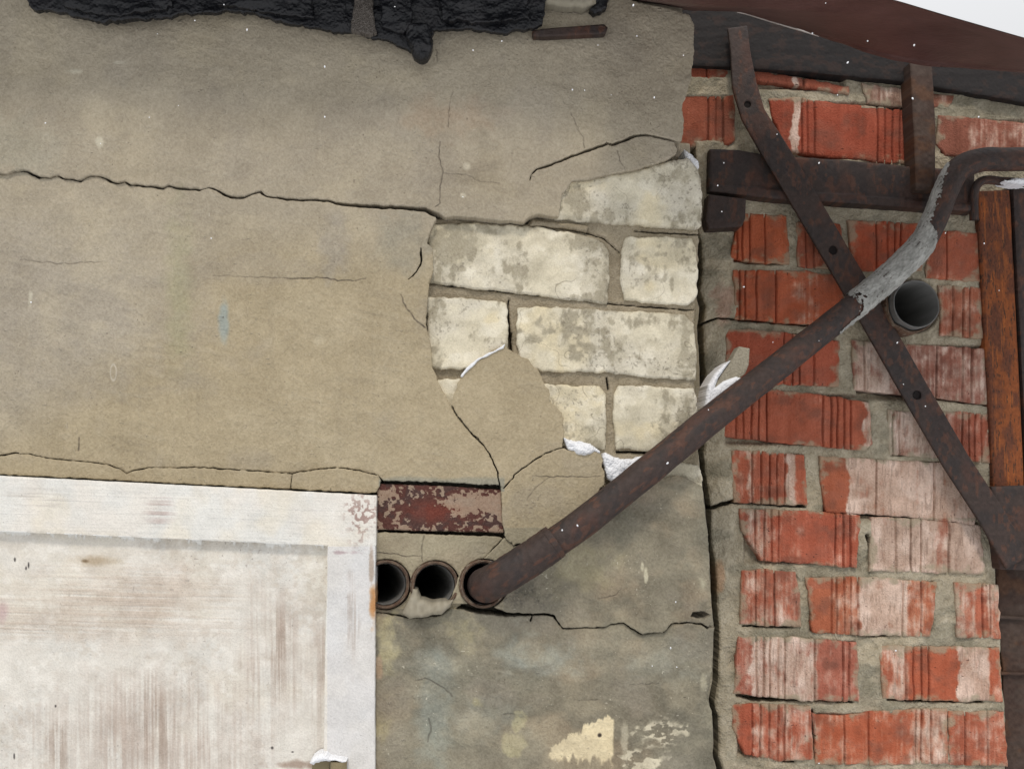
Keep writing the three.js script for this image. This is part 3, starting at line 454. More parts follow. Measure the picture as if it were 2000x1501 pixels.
const lintelFace = sheet({
  box: [730, 930, 1000, 1055], z: 0, W: 640, H: 300, bump: 0.0016, rough: 0.85,
  fn(x, y, v) {
    const n = fbm(x / 20, y / 14, 4, 341), f = fbm(x / 8, y / 7, 4, 342), g = vn(x / 2, y / 2, 343) - 0.5;
    v[0] = 84; v[1] = 48; v[2] = 40; mixTo(v, [64, 44, 40], ss(0.45, 0.6, n) * 0.8); mixTo(v, [124, 54, 38], blob(x, y, 850, 1000, 60, 26, 0.9, 0.5, 344) * 0.6);
    let c = 0.13 + 0.45 * Math.exp(-(((x - 930) / 60) ** 2) - (((y - 985) / 22) ** 2)) + 0.16 * Math.exp(-(((y - 1032 - (x - 740) * 0.03) / 8) ** 2)) + 0.14 * Math.exp(-(((x - 760) / 40) ** 2) - (((y - 975) / 26) ** 2)) + 0.14 * ss(955, 980, x) - 0.2 * blob(x, y, 840, 1000, 60, 26, 0.9, 0.3, 345);
    const m = ss(-0.02, 0.03, c - 0.62 + f * 0.75); mixTo(v, [172, 154, 132], m * 0.75);
    const k = g * 20 + (n - 0.5) * 20; v[0] += k; v[1] += k; v[2] += k; v[3] = 0.5 + m * 0.3 + g * 0.2;
  },
});
const brown = tile(0.3, 768, (x, y, v) => { // old dark brown oil paint on steel, rust breaking through
  const n = fbm(x / 40, y / 40, 4, 401), f = fbm(x / 5, y / 5, 4, 402), g = vn(x / 0.8, y / 0.8, 403) - 0.5, r = ss(0.58, 0.7, fbm(x / 9, y / 16, 4, 405));
  v[0] = 57; v[1] = 44; v[2] = 39; mixTo(v, [74, 47, 37], ss(0.5, 0.7, n) * 0.7); mixTo(v, [44, 37, 36], ss(0.5, 0.66, fbm(x / 18, y / 26, 3, 404)) * 0.7); mixTo(v, [96, 58, 40], r * 0.55);
  const k = (f - 0.5) * 24 + g * 10; v[0] += k; v[1] += k * 0.9; v[2] += k * 0.9; v[3] = 0.5 + (f - 0.5) * 0.8 - r * 0.25 + g * 0.2;
}, { rough: 0.7, bump: 0.0012 });
const darkBoard = tile(0.3, 512, (x, y, v) => { // weathered near-black timber, grain along x
  const n = fbm(x / 60, y / 4, 4, 411), f = fbm(x / 14, y / 14, 3, 412);
  v[0] = 42; v[1] = 38; v[2] = 40; mixTo(v, [60, 46, 42], ss(0.5, 0.7, f) * 0.6); const k = (n - 0.5) * 20; v[0] += k; v[1] += k; v[2] += k; v[3] = n;
}, { rough: 0.8, bump: 0.0012 });
const fasciaPaint = tile(0.3, 256, (x, y, v) => { const n = fbm(x / 30, y / 20, 4, 415), f = fbm(x / 4, y / 4, 3, 416), k = (n - 0.5) * 14 + (f - 0.5) * 10; v[0] = 25 + k; v[1] = 20 + k; v[2] = 20 + k; mixTo(v, [52, 34, 27], ss(0.52, 0.68, fbm(x / 14, y / 9, 4, 419)) * 0.6); v[3] = f; }, { rough: 0.8, bump: 0.001 });
const roofPaint = tile(0.3, 512, (x, y, v) => { const n = fbm(x / 36, y / 24, 4, 417), f = fbm(x / 5, y / 3, 3, 418), k = (n - 0.5) * 26 + (f - 0.5) * 12; v[0] = 84 + k; v[1] = 58 + k * 0.8; v[2] = 54 + k * 0.8; v[3] = f; }, { rough: 0.5, bump: 0.0006 });
const rustBrown = tile(0.3, 512, (x, y, v) => {
  const n = fbm(x / 30, y / 30, 4, 421), f = fbm(x / 6, y / 6, 3, 422);
  v[0] = 62; v[1] = 43; v[2] = 33; mixTo(v, [90, 56, 30], ss(0.52, 0.7, n) * 0.6); mixTo(v, [66, 52, 44], ss(0.5, 0.64, fbm(x / 60, y / 22, 3, 423)) * 0.8); const k = (f - 0.5) * 30; v[0] += k; v[1] += k; v[2] += k; v[3] = f;
}, { rough: 0.75, bump: 0.001 });
const orangeWood = tile(0.4, 512, (x, y, v) => { // rusty orange-brown painted upright
  const n = fbm(x / 4, y / 40, 4, 431), f = fbm(x / 16, y / 34, 4, 432), p = fbm(x / 2, y / 3, 3, 434), d = ss(0.64, 0.74, fbm(x / 1.8, y / 9, 3, 433));
  v[0] = 130; v[1] = 70; v[2] = 32; mixTo(v, [92, 52, 34], ss(0.42, 0.62, f) * 0.85); mixTo(v, [170, 96, 40], ss(0.58, 0.72, n) * 0.5); const k = (p - 0.5) * 36; v[0] += k; v[1] += k * 0.7; v[2] += k * 0.5; mixTo(v, [52, 36, 28], d * 0.75); v[3] = p * 0.6 + n * 0.4 - d * 0.3;
}, { rough: 0.85, bump: 0.0012 });
const tar = tile(0.3, 512, (x, y, v) => {
  const n = fbm(x / 22, y / 16, 4, 441), f = fbm(x / 3, y / 3, 3, 442); v[0] = 11; v[1] = 13; v[2] = 19; mixTo(v, [38, 36, 38], ss(0.6, 0.76, n) * 0.6); const k = (f - 0.5) * 8; v[0] += k; v[1] += k; v[2] += k; v[3] = 0.5 + (n - 0.5) + (f - 0.5) * 0.5;
}, { rough: 0.5, bump: 0.004 });
const gritFelt = tile(0.2, 512, (x, y, v) => { const f = vn(x / 0.9, y / 0.9, 451), n = fbm(x / 12, y / 12, 3, 452), k = (f - 0.5) * 60 + (n - 0.5) * 30; v[0] = 92 + k; v[1] = 86 + k; v[2] = 80 + k; v[3] = f; }, { rough: 0.95, bump: 0.002 });
const coat = tile(0.2, 512, (x, y, v) => { // grey hardened putty on the pipe
  const n = fbm(x / 7, y / 15, 4, 461), f = fbm(x / 2, y / 5, 3, 462), p = ss(0.64, 0.72, fbm(x / 3, y / 4, 3, 463)); v[0] = 152; v[1] = 152; v[2] = 147; const k = (n - 0.5) * 60 + (f - 0.5) * 50; v[0] += k; v[1] += k; v[2] += k; mixTo(v, [70, 62, 58], p * ss(0.5, 0.62, fbm(x / 22, y / 22, 3, 464)) * 0.8); v[3] = 0.5 + (n - 0.5) + (f - 0.5) * 0.5;
}, { rough: 0.9, bump: 0.002 });
const ruster = tile(0.2, 512, (x, y, v) => { // rusty pipe ends with cement skin
  const n = fbm(x / 8, y / 8, 4, 471), f = fbm(x / 2, y / 2, 3, 472); v[0] = 112; v[1] = 86; v[2] = 68; mixTo(v, [150, 142, 126], ss(0.5, 0.62, n) * 0.8); mixTo(v, [70, 48, 38], ss(0.55, 0.7, fbm(x / 6, y / 12, 3, 473)) * 0.7); const k = (f - 0.5) * 40; v[0] += k; v[1] += k; v[2] += k; v[3] = f;
}, { rough: 0.85, bump: 0.001 });
const greyPipe = tile(0.2, 256, (x, y, v) => { const f = fbm(x / 10, y / 10, 4, 481), k = (f - 0.5) * 40; v[0] = 116 + k; v[1] = 116 + k; v[2] = 114 + k; v[3] = f; }, { rough: 0.8, bump: 0.0008 });
const snow = tile(0.3, 256, (x, y, v) => { const f = fbm(x / 3, y / 3, 4, 491), k = (f - 0.5) * 12; v[0] = 240 + k; v[1] = 242 + k; v[2] = 246 + k; v[3] = vn(x / 0.8, y / 0.8, 492) * 0.6 + f * 0.4; }, { rough: 0.9, bump: 0.004 });
const shardFace = tile(0.2, 256, (x, y, v) => { const f = fbm(x / 2, y / 2, 4, 495), k = (f - 0.5) * 40; v[0] = 150 + k; v[1] = 143 + k; v[2] = 126 + k; v[3] = f; }, { rough: 0.95, bump: 0.002 });

// ---------- ground ----------
{
  const g = new THREE.PlaneGeometry(400, 400, 1, 1); g.rotateX(-Math.PI / 2);
  const m = mesh(scene, 'snowy_ground', g, new THREE.MeshStandardMaterial({ color: new THREE.Color().setRGB(0.6, 0.61, 0.63), roughness: 0.95 })); m.userData.kind = 'structure';
}

// ---------- plastered garage wall ----------
const wall = thing('plastered_wall', 'beige cement-rendered garage wall, cracked, with cream bricks bared near its corner', 'wall');
const wave = (s, a = 0.0045) => (px, py) => (fbm(px / 160, py / 160, 3, s) - 0.5) * 2 * a + (fbm(px / 34 + py / 90, py / 26 - px / 120, 4, s + 9) - 0.5) * a * 0.7;
const SOCK = [[754, 1141, 0.0345], [850, 1143, 0.0345], [945, 1140, 0.0345]];
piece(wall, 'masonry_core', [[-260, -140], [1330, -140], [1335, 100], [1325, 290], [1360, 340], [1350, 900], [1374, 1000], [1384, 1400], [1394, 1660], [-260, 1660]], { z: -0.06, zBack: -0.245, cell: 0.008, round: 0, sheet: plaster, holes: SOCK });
piece(wall, 'added_flank', [[1200, 270], [1348, 280], [1352, 440], [1360, 470], [1362, 520], [1358, 570], [1366, 600], [1362, 640], [1366, 700], [1368, 760], [1374, 810], [1364, 880], [1368, 920], [1378, 990], [1384, 1060], [1386, 1090], [1390, 1180], [1394, 1215], [1394, 1260], [1392, 1330], [1384, 1366], [1392, 1400], [1394, 1450], [1392, 1475], [1400, 1500], [1402, 1660], [1200, 1660]], { z: -0.238, zBack: -0.55, cell: 0.004, round: 0.002, rag: 0.001, sheet: plaster });  // unseen infill added to narrow the gap so it stays dark
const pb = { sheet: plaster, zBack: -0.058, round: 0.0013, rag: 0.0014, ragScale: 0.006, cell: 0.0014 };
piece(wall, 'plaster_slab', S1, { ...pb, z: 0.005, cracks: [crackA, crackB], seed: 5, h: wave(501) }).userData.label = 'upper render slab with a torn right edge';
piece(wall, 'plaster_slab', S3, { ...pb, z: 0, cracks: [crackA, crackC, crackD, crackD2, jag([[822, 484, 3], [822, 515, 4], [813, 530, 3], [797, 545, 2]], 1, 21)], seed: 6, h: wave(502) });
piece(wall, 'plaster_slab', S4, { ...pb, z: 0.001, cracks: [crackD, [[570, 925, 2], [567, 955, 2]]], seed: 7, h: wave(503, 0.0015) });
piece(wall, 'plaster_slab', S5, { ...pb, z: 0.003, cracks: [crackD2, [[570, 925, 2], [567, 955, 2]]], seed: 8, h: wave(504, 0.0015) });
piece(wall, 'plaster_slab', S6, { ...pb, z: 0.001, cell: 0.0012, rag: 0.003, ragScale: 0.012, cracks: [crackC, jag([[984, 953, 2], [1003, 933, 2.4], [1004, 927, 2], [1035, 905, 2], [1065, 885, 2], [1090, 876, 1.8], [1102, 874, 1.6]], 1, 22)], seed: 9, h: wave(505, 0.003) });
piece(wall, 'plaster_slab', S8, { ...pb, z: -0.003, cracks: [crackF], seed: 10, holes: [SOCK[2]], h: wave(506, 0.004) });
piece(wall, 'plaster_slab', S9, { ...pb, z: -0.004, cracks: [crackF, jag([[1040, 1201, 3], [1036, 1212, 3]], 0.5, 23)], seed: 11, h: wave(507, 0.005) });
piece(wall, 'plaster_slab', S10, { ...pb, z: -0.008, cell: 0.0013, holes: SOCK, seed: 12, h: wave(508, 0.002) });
piece(wall, 'mortar_patch', jag([[806, 1150], [815, 1152], [822, 1170], [836, 1175], [868, 1174], [886, 1172], [880, 1186], [862, 1200], [800, 1208], [785, 1199], [797, 1176]], 1.5, 31, true), { sheet: jointMortar, mat: shardFace.mat, z: 0.013, zBack: -0.03, cell: 0.0013, round: 0.006, rag: 0.0015, h: wave(509, 0.004) });
// bared silicate bricks and their joints
const joint = [[828, 424], [1030, 438], [1040, 425], [1240, 435], [1362, 446], [1366, 470], [1358, 600], [1356, 745], [1364, 880], [1368, 960], [1180, 1010], [1060, 960], [930, 860], [850, 760], [822, 640], [822, 500]];
piece(wall, 'joint_mortar', jag(joint, 1.5, 32, true), { sheet: jointMortar, z: -0.0195, zBack: -0.058, cell: 0.0014, round: 0.003, rag: 0.001,
  cracks: [jag([[836, 552, 3], [900, 560, 3.5], [990, 571, 3], [1060, 577, 3], [1120, 584, 3], [1200, 594, 2.5], [1360, 606, 3]], 1, 33), jag([[1058, 442, 3], [1110, 447, 3], [1152, 456, 3], [1180, 466, 2.5], [1210, 492, 2]], 1, 34), jag([[994, 585, 2], [992, 600, 3], [995, 648, 4], [996, 652, 9], [996, 672, 8], [998, 690, 4]], 0.8, 35), jag([[1205, 882, 4], [1260, 884, 5], [1320, 890, 4]], 0.8, 36), jag([[1240, 450, 2.5], [1300, 455, 3], [1365, 458, 3]], 0.8, 37), jag([[1185, 738, 4], [1188, 760, 3]], 0.5, 38)],
  h: (px, py) => (fbm(px / 24, py / 24, 4, 511) - 0.5) * 0.007 });
const SB = [
  [[1085, 352], [1150, 345], [1240, 330], [1300, 314], [1344, 304], [1362, 324], [1372, 348], [1374, 400], [1372, 438], [1362, 446], [1240, 436], [1150, 431], [1080, 424]],
  [[835, 436], [960, 437], [1040, 442], [1110, 452], [1165, 464], [1187, 482], [1192, 540], [1186, 592], [1100, 583], [1000, 570], [836, 552]],
  [[1222, 462], [1300, 460], [1352, 464], [1361, 482], [1364, 540], [1361, 578], [1346, 595], [1280, 592], [1222, 584], [1213, 550], [1214, 490]],
  [[832, 580], [900, 580], [988, 590], [993, 640], [990, 722], [840, 718]],
  [[1010, 600], [1100, 600], [1210, 606], [1338, 613], [1356, 634], [1361, 690], [1360, 742], [1280, 738], [1180, 726], [1012, 722]],
  [[930, 745], [1060, 750], [1172, 754], [1183, 768], [1185, 830], [1183, 878], [1120, 872], [930, 862]],
  [[1208, 752], [1290, 754], [1355, 758], [1364, 776], [1364, 850], [1356, 884], [1280, 880], [1205, 877], [1198, 820], [1199, 770]],
  [[1205, 902], [1300, 900], [1366, 908], [1373, 930], [1375, 1010], [1205, 1010]],
  [[852, 740], [920, 740], [920, 862], [852, 862]],
];
SB.forEach((q, i) => piece(wall, 'brick', jag(q, 1.6, 60 + i, true, 12), { sheet: silicate, z: i === 0 ? -0.004 : -0.0115 - (i % 3) * 0.0008, zBack: -0.12, cell: 0.0015, round: i === 0 ? 0.008 : 0.0035, rag: 0.002, ragScale: 0.009, seed: 70 + i, h: (px, py) => (fbm(px / 40, py / 40, 4, 520 + i) - 0.5) * 0.006 }));
piece(wall, 'mortar_chip', jag([[1040, 428], [1090, 434], [1120, 436], [1150, 441], [1146, 452], [1110, 446], [1058, 440], [1034, 440]], 1, 39, true), { sheet: jointMortar, z: -0.012, zBack: -0.05, cell: 0.0013, round: 0.003, rag: 0.0008 });

// ---------- red brick wall ----------
const redWall = thing('red_brick_wall', 'red scored brick wall with lime bloom and smeared grey mortar, set back', 'wall');
const STUB = [1786, 597, 0.047];
const under = (px, py) => { let m = 0; for (const b of RED) { const t = Math.min(px - b.bb[0], b.bb[1] - px, py - b.bb[2], b.bb[3] - py); if (t > 6) m = Math.max(m, 0.014 * ss(9, 20, t)); } return m; }; // the bed lies deeper behind each brick
const rm = { sheet: redMortar, zBack: -0.289, cell: 0.0022, round: 0.004 };
piece(redWall, 'mortar', [[1280, 100], [1500, 110], [1760, 130], [2040, 172], [2040, 330], [1906, 400], [1916, 600], [1929, 800], [1937, 960], [1946, 1120], [1956, 1260], [1964, 1400], [1972, 1640], [1414, 1640], [1410, 1500], [1402, 1475], [1404, 1450], [1402, 1400], [1394, 1366], [1402, 1330], [1404, 1260], [1404, 1215], [1400, 1180], [1396, 1090], [1388, 1060], [1388, 990], [1378, 920], [1374, 880], [1384, 810], [1378, 760], [1376, 700], [1372, 640], [1376, 600], [1368, 570], [1372, 520], [1370, 470], [1362, 440], [1358, 280], [1330, 270], [1290, 200]], { ...rm, z: ZR, rag: 0.0015, holes: [STUB],
  cracks: [jag([[1345, 640, 5], [1372, 632, 5], [1400, 622, 4], [1440, 624, 3.5], [1500, 628, 4], [1560, 634, 4], [1650, 640, 3]], 1, 81), jag([[1340, 1000, 6], [1385, 992, 8], [1410, 984, 9], [1430, 979, 8], [1500, 983, 8], [1570, 988, 7], [1576, 990, 3]], 1.2, 82), jag([[1440, 1357, 6], [1470, 1364, 10], [1520, 1366, 8], [1600, 1368, 6], [1665, 1371, 4]], 1, 83), jag([[1734, 1366, 4], [1800, 1368, 6], [1920, 1370, 5]], 1, 84), jag([[1436, 508, 6], [1470, 512, 6], [1530, 515, 3]], 1, 85), jag([[1676, 762, 4], [1750, 768, 6], [1850, 780, 7], [1935, 790, 8]], 1, 86), jag([[1620, 999, 3], [1700, 1006, 3], [1800, 1012, 5], [1900, 1026, 6]], 1, 87), jag([[1694, 1046, 8], [1700, 1070, 9], [1702, 1100, 3]], 1, 88), jag([[1450, 1222, 3], [1530, 1224, 5], [1556, 1222, 3]], 1, 89), jag([[1660, 1237, 4], [1710, 1241, 5], [1760, 1239, 3]], 1, 90), jag([[1742, 888, 4], [1810, 889, 3]], 1, 91), jag([[1588, 1388, 6], [1590, 1440, 6], [1592, 1480, 4]], 1, 92), jag([[1530, 1486, 5], [1552, 1488, 4]], 1, 93)],
  h: (px, py) => (fbm(px / 46, py / 46, 4, 551) - 0.5) * 0.012 + (fbm(px / 12, py / 12, 3, 552) - 0.5) * 0.004 + 0.006 * (1 - ss(1400, 1440, px)) - under(px, py) });
piece(redWall, 'masonry_core', [[1270, 105], [1500, 115], [1760, 135], [2060, 178], [2060, 330], [1925, 420], [1926, 600], [1936, 800], [1942, 960], [1950, 1120], [1958, 1260], [1966, 1400], [1974, 1660], [1416, 1660], [1410, 1500], [1402, 1475], [1404, 1450], [1402, 1400], [1394, 1366], [1402, 1330], [1404, 1260], [1404, 1215], [1400, 1180], [1396, 1090], [1388, 1060], [1388, 990], [1378, 920], [1374, 880], [1384, 810], [1378, 760], [1376, 700], [1372, 640], [1376, 600], [1368, 570], [1372, 520], [1370, 470], [1362, 440], [1358, 280], [1330, 270], [1290, 200]], { sheet: redMortar, z: -0.29, zBack: -0.42, cell: 0.01, round: 0, holes: [STUB] });
RED.forEach((b, i) => piece(redWall, 'brick', jag(b.q.map(p => { const cx = (b.bb[0] + b.bb[1]) / 2, cy = (b.bb[2] + b.bb[3]) / 2; return [p[0] + Math.sign(p[0] - cx) * 3.5, p[1] + Math.sign(p[1] - cy) * 4.5]; }), 1.2, 120 + i, true, 14), { sheet: redFace, z: ZR + 0.0032 + hash(i, 3, 9) * 0.0018, zBack: ZR - 0.05, cx: 0.0009, cy: 0.0024, round: 0.0026, rag: 0.0022, ragScale: 0.014, seed: 130 + i, holes: [STUB],
  h: (px, py) => { let z = (fbm(px / 50, py / 50, 3, 560 + i) - 0.5) * 0.004; for (const g of b.g) { const d = (px - g - (vn(py / 40, g, 5) - 0.5) * 2) / (1.05 + hash(g, 1, 2) * 0.6); if (d > -3 && d < 3) z -= (0.004 + hash(g, 2, 2) * 0.003) * Math.exp(-d * d); } return z; } }));

// ---------- white steel door ----------
const dr = thing('steel_door', 'white brush-painted steel door with a flat raised frame', 'door');
const db = { sheet: door, zBack: -0.045, round: 0.0012, cell: 0.003 };
piece(dr, 'panel', [[-260, 1023], [660, 1060], [655, 1660], [-260, 1660]], { ...db, z: 0.0045, h: wave(571, 0.0012) });
piece(dr, 'rail', jag([[-260, 917], [0, 929], [735, 967], [734, 1067], [640, 1066], [-260, 1026]], 0.5, 151, true), { ...db, z: 0.018, cell: 0.002, h: wave(572, 0.0008) });
piece(dr, 'stile', jag([[640, 1058], [733, 1060], [732, 1300], [731, 1660], [630, 1660], [634, 1300]], 0.6, 152, true), { ...db, z: 0.0172, cell: 0.002, h: wave(573, 0.0008) });
{
  const hingeM = new THREE.MeshStandardMaterial({ map: shardFace.mat.map, color: 0xe6dcc0, roughness: 0.8 });
  const c = P(648, 1500, 0.02), g = new THREE.CylinderGeometry(0.011, 0.011, 0.09, 24); g.translate(c.x + 0.009, c.y - 0.034, 0.024);
  const kn = mesh(dr, 'hinge', g, hingeM);
  box(kn, 'hinge_leaf', c.x - 0.026, c.x - 0.003, c.y - 0.08, c.y + 0.009, 0.002, 0.021, hingeM);
}

// ---------- lintel and pipe sleeves ----------
tag(piece(scene, 'steel_lintel', jag([[736, 948], [745, 944], [860, 948], [978, 956], [982, 1000], [984, 1040], [860, 1037], [735, 1034]], 0.7, 153, true), { sheet: lintelFace, z: -0.004, zBack: -0.057, cell: 0.0014, round: 0.002, rag: 0.0006, h: wave(574, 0.001) }), 'rusty red-brown steel lintel end with flaking cream paint beside the white door', 'lintel');
function ring(parent, name, c, dir, ro, ri, len, m, wob = 0) {
  const pts = [], g0 = [[ri, -len], [ri, -0.002], [ri + 0.0012, 0], [ro - 0.0012, 0], [ro, -0.002], [ro, -len]];
  for (const [r, h] of g0) pts.push(new THREE.Vector2(r, h));
  const g = new THREE.LatheGeometry(pts, 48), p = g.attributes.position;
  if (wob) for (let i = 0; i < p.count; i++) { const a = Math.atan2(p.getX(i), p.getZ(i)), y = p.getY(i); if (y > -0.01) p.setY(i, y + (vn(Math.cos(a) * 3 + 9, Math.sin(a) * 3 + 9, 77) - 0.5) * wob); }
  g.computeVertexNormals();
  const w = mesh(parent, name, g, m); w.quaternion.setFromUnitVectors(new THREE.Vector3(0, 1, 0), dir.clone().normalize()); w.position.copy(c); return w;
}
const endM = greyPipe.mat;
const slv = ['rusty pipe sleeve half hidden behind the white door edge', 'open rusty pipe sleeve with a mortar lump in its lower lip', 'pipe sleeve holding the foot of the bent brown pipe'];
SOCK.forEach((s, i) => {
  const t = thing('pipe_sleeve', slv[i], 'pipe', 'row of three pipe sleeves in the wall'), c = P(s[0], s[1], 0.002), d = new THREE.Vector3(0.16, 0.05, 1);
  ring(t, 'sleeve', c, d, 0.033, 0.0285, 0.4, ruster.mat, 0.006); ring(t, 'bore', c.clone().addScaledVector(d.clone().normalize(), -0.006), d, 0.0284, 0.0272, 0.39, greyPipe.mat);
  const e = new THREE.CircleGeometry(0.03, 32), m = mesh(t, 'end_plug', e, endM); m.position.copy(c).addScaledVector(d.clone().normalize(), -0.38); m.lookAt(c);
});

// ---------- fittings on the red wall ----------
tag(piece(scene, 'wall_beam', [[1386, 290], [1440, 292], [1520, 304], [1660, 312], [1800, 326], [1905, 332], [1905, 414], [1800, 408], [1660, 398], [1520, 390], [1384, 374]], { sheet: brown, z: -0.226, zBack: -0.26, cell: 0.003, round: 0.003, rag: 0.0006,
  h: (px, py) => { const b = 374 + (px - 1384) * 0.075; return (py > b - 14 ? 0.006 : 0) + (fbm(px / 30, py / 30, 3, 581) - 0.5) * 0.002; } }), 'dark brown steel channel lying across the red bricks behind the strap', 'beam');
tag(piece(scene, 'cover_plate', [[1384, 379], [1458, 388], [1456, 426], [1450, 442], [1385, 446], [1379, 430]], { sheet: brown, z: -0.215, zBack: -0.249, cell: 0.003, round: 0.002 }), 'small square brown steel plate under the end of the dark channel', 'plate');
tag(piece(scene, 'fascia_board', [[1300, 8], [1500, 18], [1750, 60], [1850, 90], [2050, 118], [2050, 208], [1900, 182], [1760, 158], [1600, 142], [1480, 133], [1300, 124]], { sheet: fasciaPaint, z: -0.232, zBack: -0.262, cell: 0.004, round: 0.002, rag: 0.001, h: (px, py) => (fbm(px / 90, py / 6, 3, 582) - 0.5) * 0.002 }), 'dark weathered fascia board under the brown metal roof edge', 'board');
tag(piece(scene, 'wall_batten', [[1779, 120], [1822, 124], [1829, 250], [1828, 372], [1790, 370], [1786, 250]], { sheet: rustBrown, z: -0.205, zBack: -0.245, cell: 0.003, round: 0.003, rag: 0.0008 }), 'upright worn brown batten between fascia board and channel', 'batten');
{ // flat bar strap, drilled, its upper end bent upright
  const mid = [[1441, 52], [1447, 100], [1455, 165], [1472, 222], [1520, 302], [1574, 392], [1628, 484], [1705, 615], [1792, 768], [1870, 902], [1938, 1006], [1990, 1098]];
  const L = [], R = [];
  mid.forEach((p, i) => { const a = mid[Math.max(0, i - 1)], b = mid[Math.min(mid.length - 1, i + 1)], dx = b[0] - a[0], dy = b[1] - a[1], l = Math.hypot(dx, dy), w = i < 2 ? 19 : i < 4 ? 24 : 26; L.push([p[0] - dy / l * w, p[1] + dx / l * w]); R.push([p[0] + dy / l * w, p[1] - dx / l * w]); });
  const st = thing('steel_strap', 'flat drilled brown steel strap running diagonally across the red bricks', 'strap');
  for (const q of [[1461, 203, 0.0058], [1628, 488, 0.0073], [1792, 771, 0.0073]]) { const c = P(q[0], q[1], -0.215), g = new THREE.CylinderGeometry(q[2], q[2], 0.03, 20); g.rotateX(Math.PI / 2); g.translate(c.x, c.y, c.z - 0.015); mesh(st, 'hole_shade', g, fasciaPaint.mat); }  // dark discs added to stand for the shade inside the drilled holes
  piece(st, 'flat_bar', [...L, ...rev(R)], { sheet: brown, z: -0.211, zBack: -0.2175, cell: 0.0018, round: 0.0015, holes: [[1461, 203, 0.006], [1628, 488, 0.0075], [1792, 771, 0.0075]], h: (px, py) => (fbm(px / 60, py / 60, 3, 583) - 0.5) * 0.002 });
}
tag(piece(scene, 'timber_post', [[1909, 372], [1974, 370], [1984, 560], [1996, 800], [2004, 985], [1944, 985], [1936, 830], [1922, 600]], { sheet: orangeWood, z: -0.238, zBack: -0.285, cell: 0.003, round: 0.004, h: (px, py) => (fbm(px / 5, py / 150, 3, 584) - 0.5) * 0.0016 }), 'orange-brown stained timber post standing right against the red bricks', 'post');
tag(piece(scene, 'dark_plank', [[1981, 362], [2200, 362], [2200, 985], [2012, 985], [1990, 560]], { sheet: brown, z: -0.234, zBack: -0.285, cell: 0.006, round: 0.003 }), 'dark purple-brown plank beside the orange timber post', 'plank');
tag(piece(scene, 'gate_plate', [[1938, 950], [2200, 940], [2200, 1120], [1955, 1112], [1944, 1030]], { sheet: brown, z: -0.222, zBack: -0.262, cell: 0.004, round: 0.003 }), 'dark brown steel plate that takes the lower end of the strap', 'plate');
{
  const gt = thing('gate_leaf', 'dim rust-brown sheet gate beside the red brick edge, below the strap', 'gate');
  const gs = piece(gt, 'sheet', [[1945, 1100], [2200, 1100], [2200, 1680], [1972, 1680], [1960, 1300]], { sheet: rustBrown, z: -0.275, zBack: -0.3, cell: 0.005, round: 0.002, h: (px, py) => (fbm(px / 60, py / 60, 3, 585) - 0.5) * 0.006 });
  piece(gs, 'seam', [[1950, 1201], [2200, 1216], [2200, 1224], [1950, 1208]], { sheet: rustBrown, z: -0.268, zBack: -0.28, cell: 0.002, round: 0.002 });
  piece(gs, 'seam', [[1955, 1312], [2200, 1318], [2200, 1325], [1955, 1318]], { sheet: rustBrown, z: -0.268, zBack: -0.28, cell: 0.002, round: 0.002 });
}
box(redWall, 'rear_light_block', P(1200, 750, -0.6).x, P(1560, 750, -0.6).x, 0, 3.2, -0.72, -0.6, shardFace.mat);  // unseen block added behind the gap to stop light leaking through
{ // pipe stub through the red wall
  const t = thing('pipe_stub', 'open grey pipe stub sticking out of the red bricks under the bent pipe', 'pipe'), c = P(1791, 593, -0.19), d = new THREE.Vector3(0.02, 0.03, 1);
  ring(t, 'tube', c, d, 0.0405, 0.0375, 0.42, greyPipe.mat, 0.003);
  ring(t, 'cement_collar', c.clone().add(new THREE.Vector3(-0.002, -0.002, -0.012)), d, 0.0445, 0.0407, 0.1, ruster.mat, 0.01);
  const e = mesh(t, 'end_plug', new THREE.CircleGeometry(0.039, 32), endM); e.position.copy(c).addScaledVector(d.clone().normalize(), -0.4); e.lookAt(c);
}
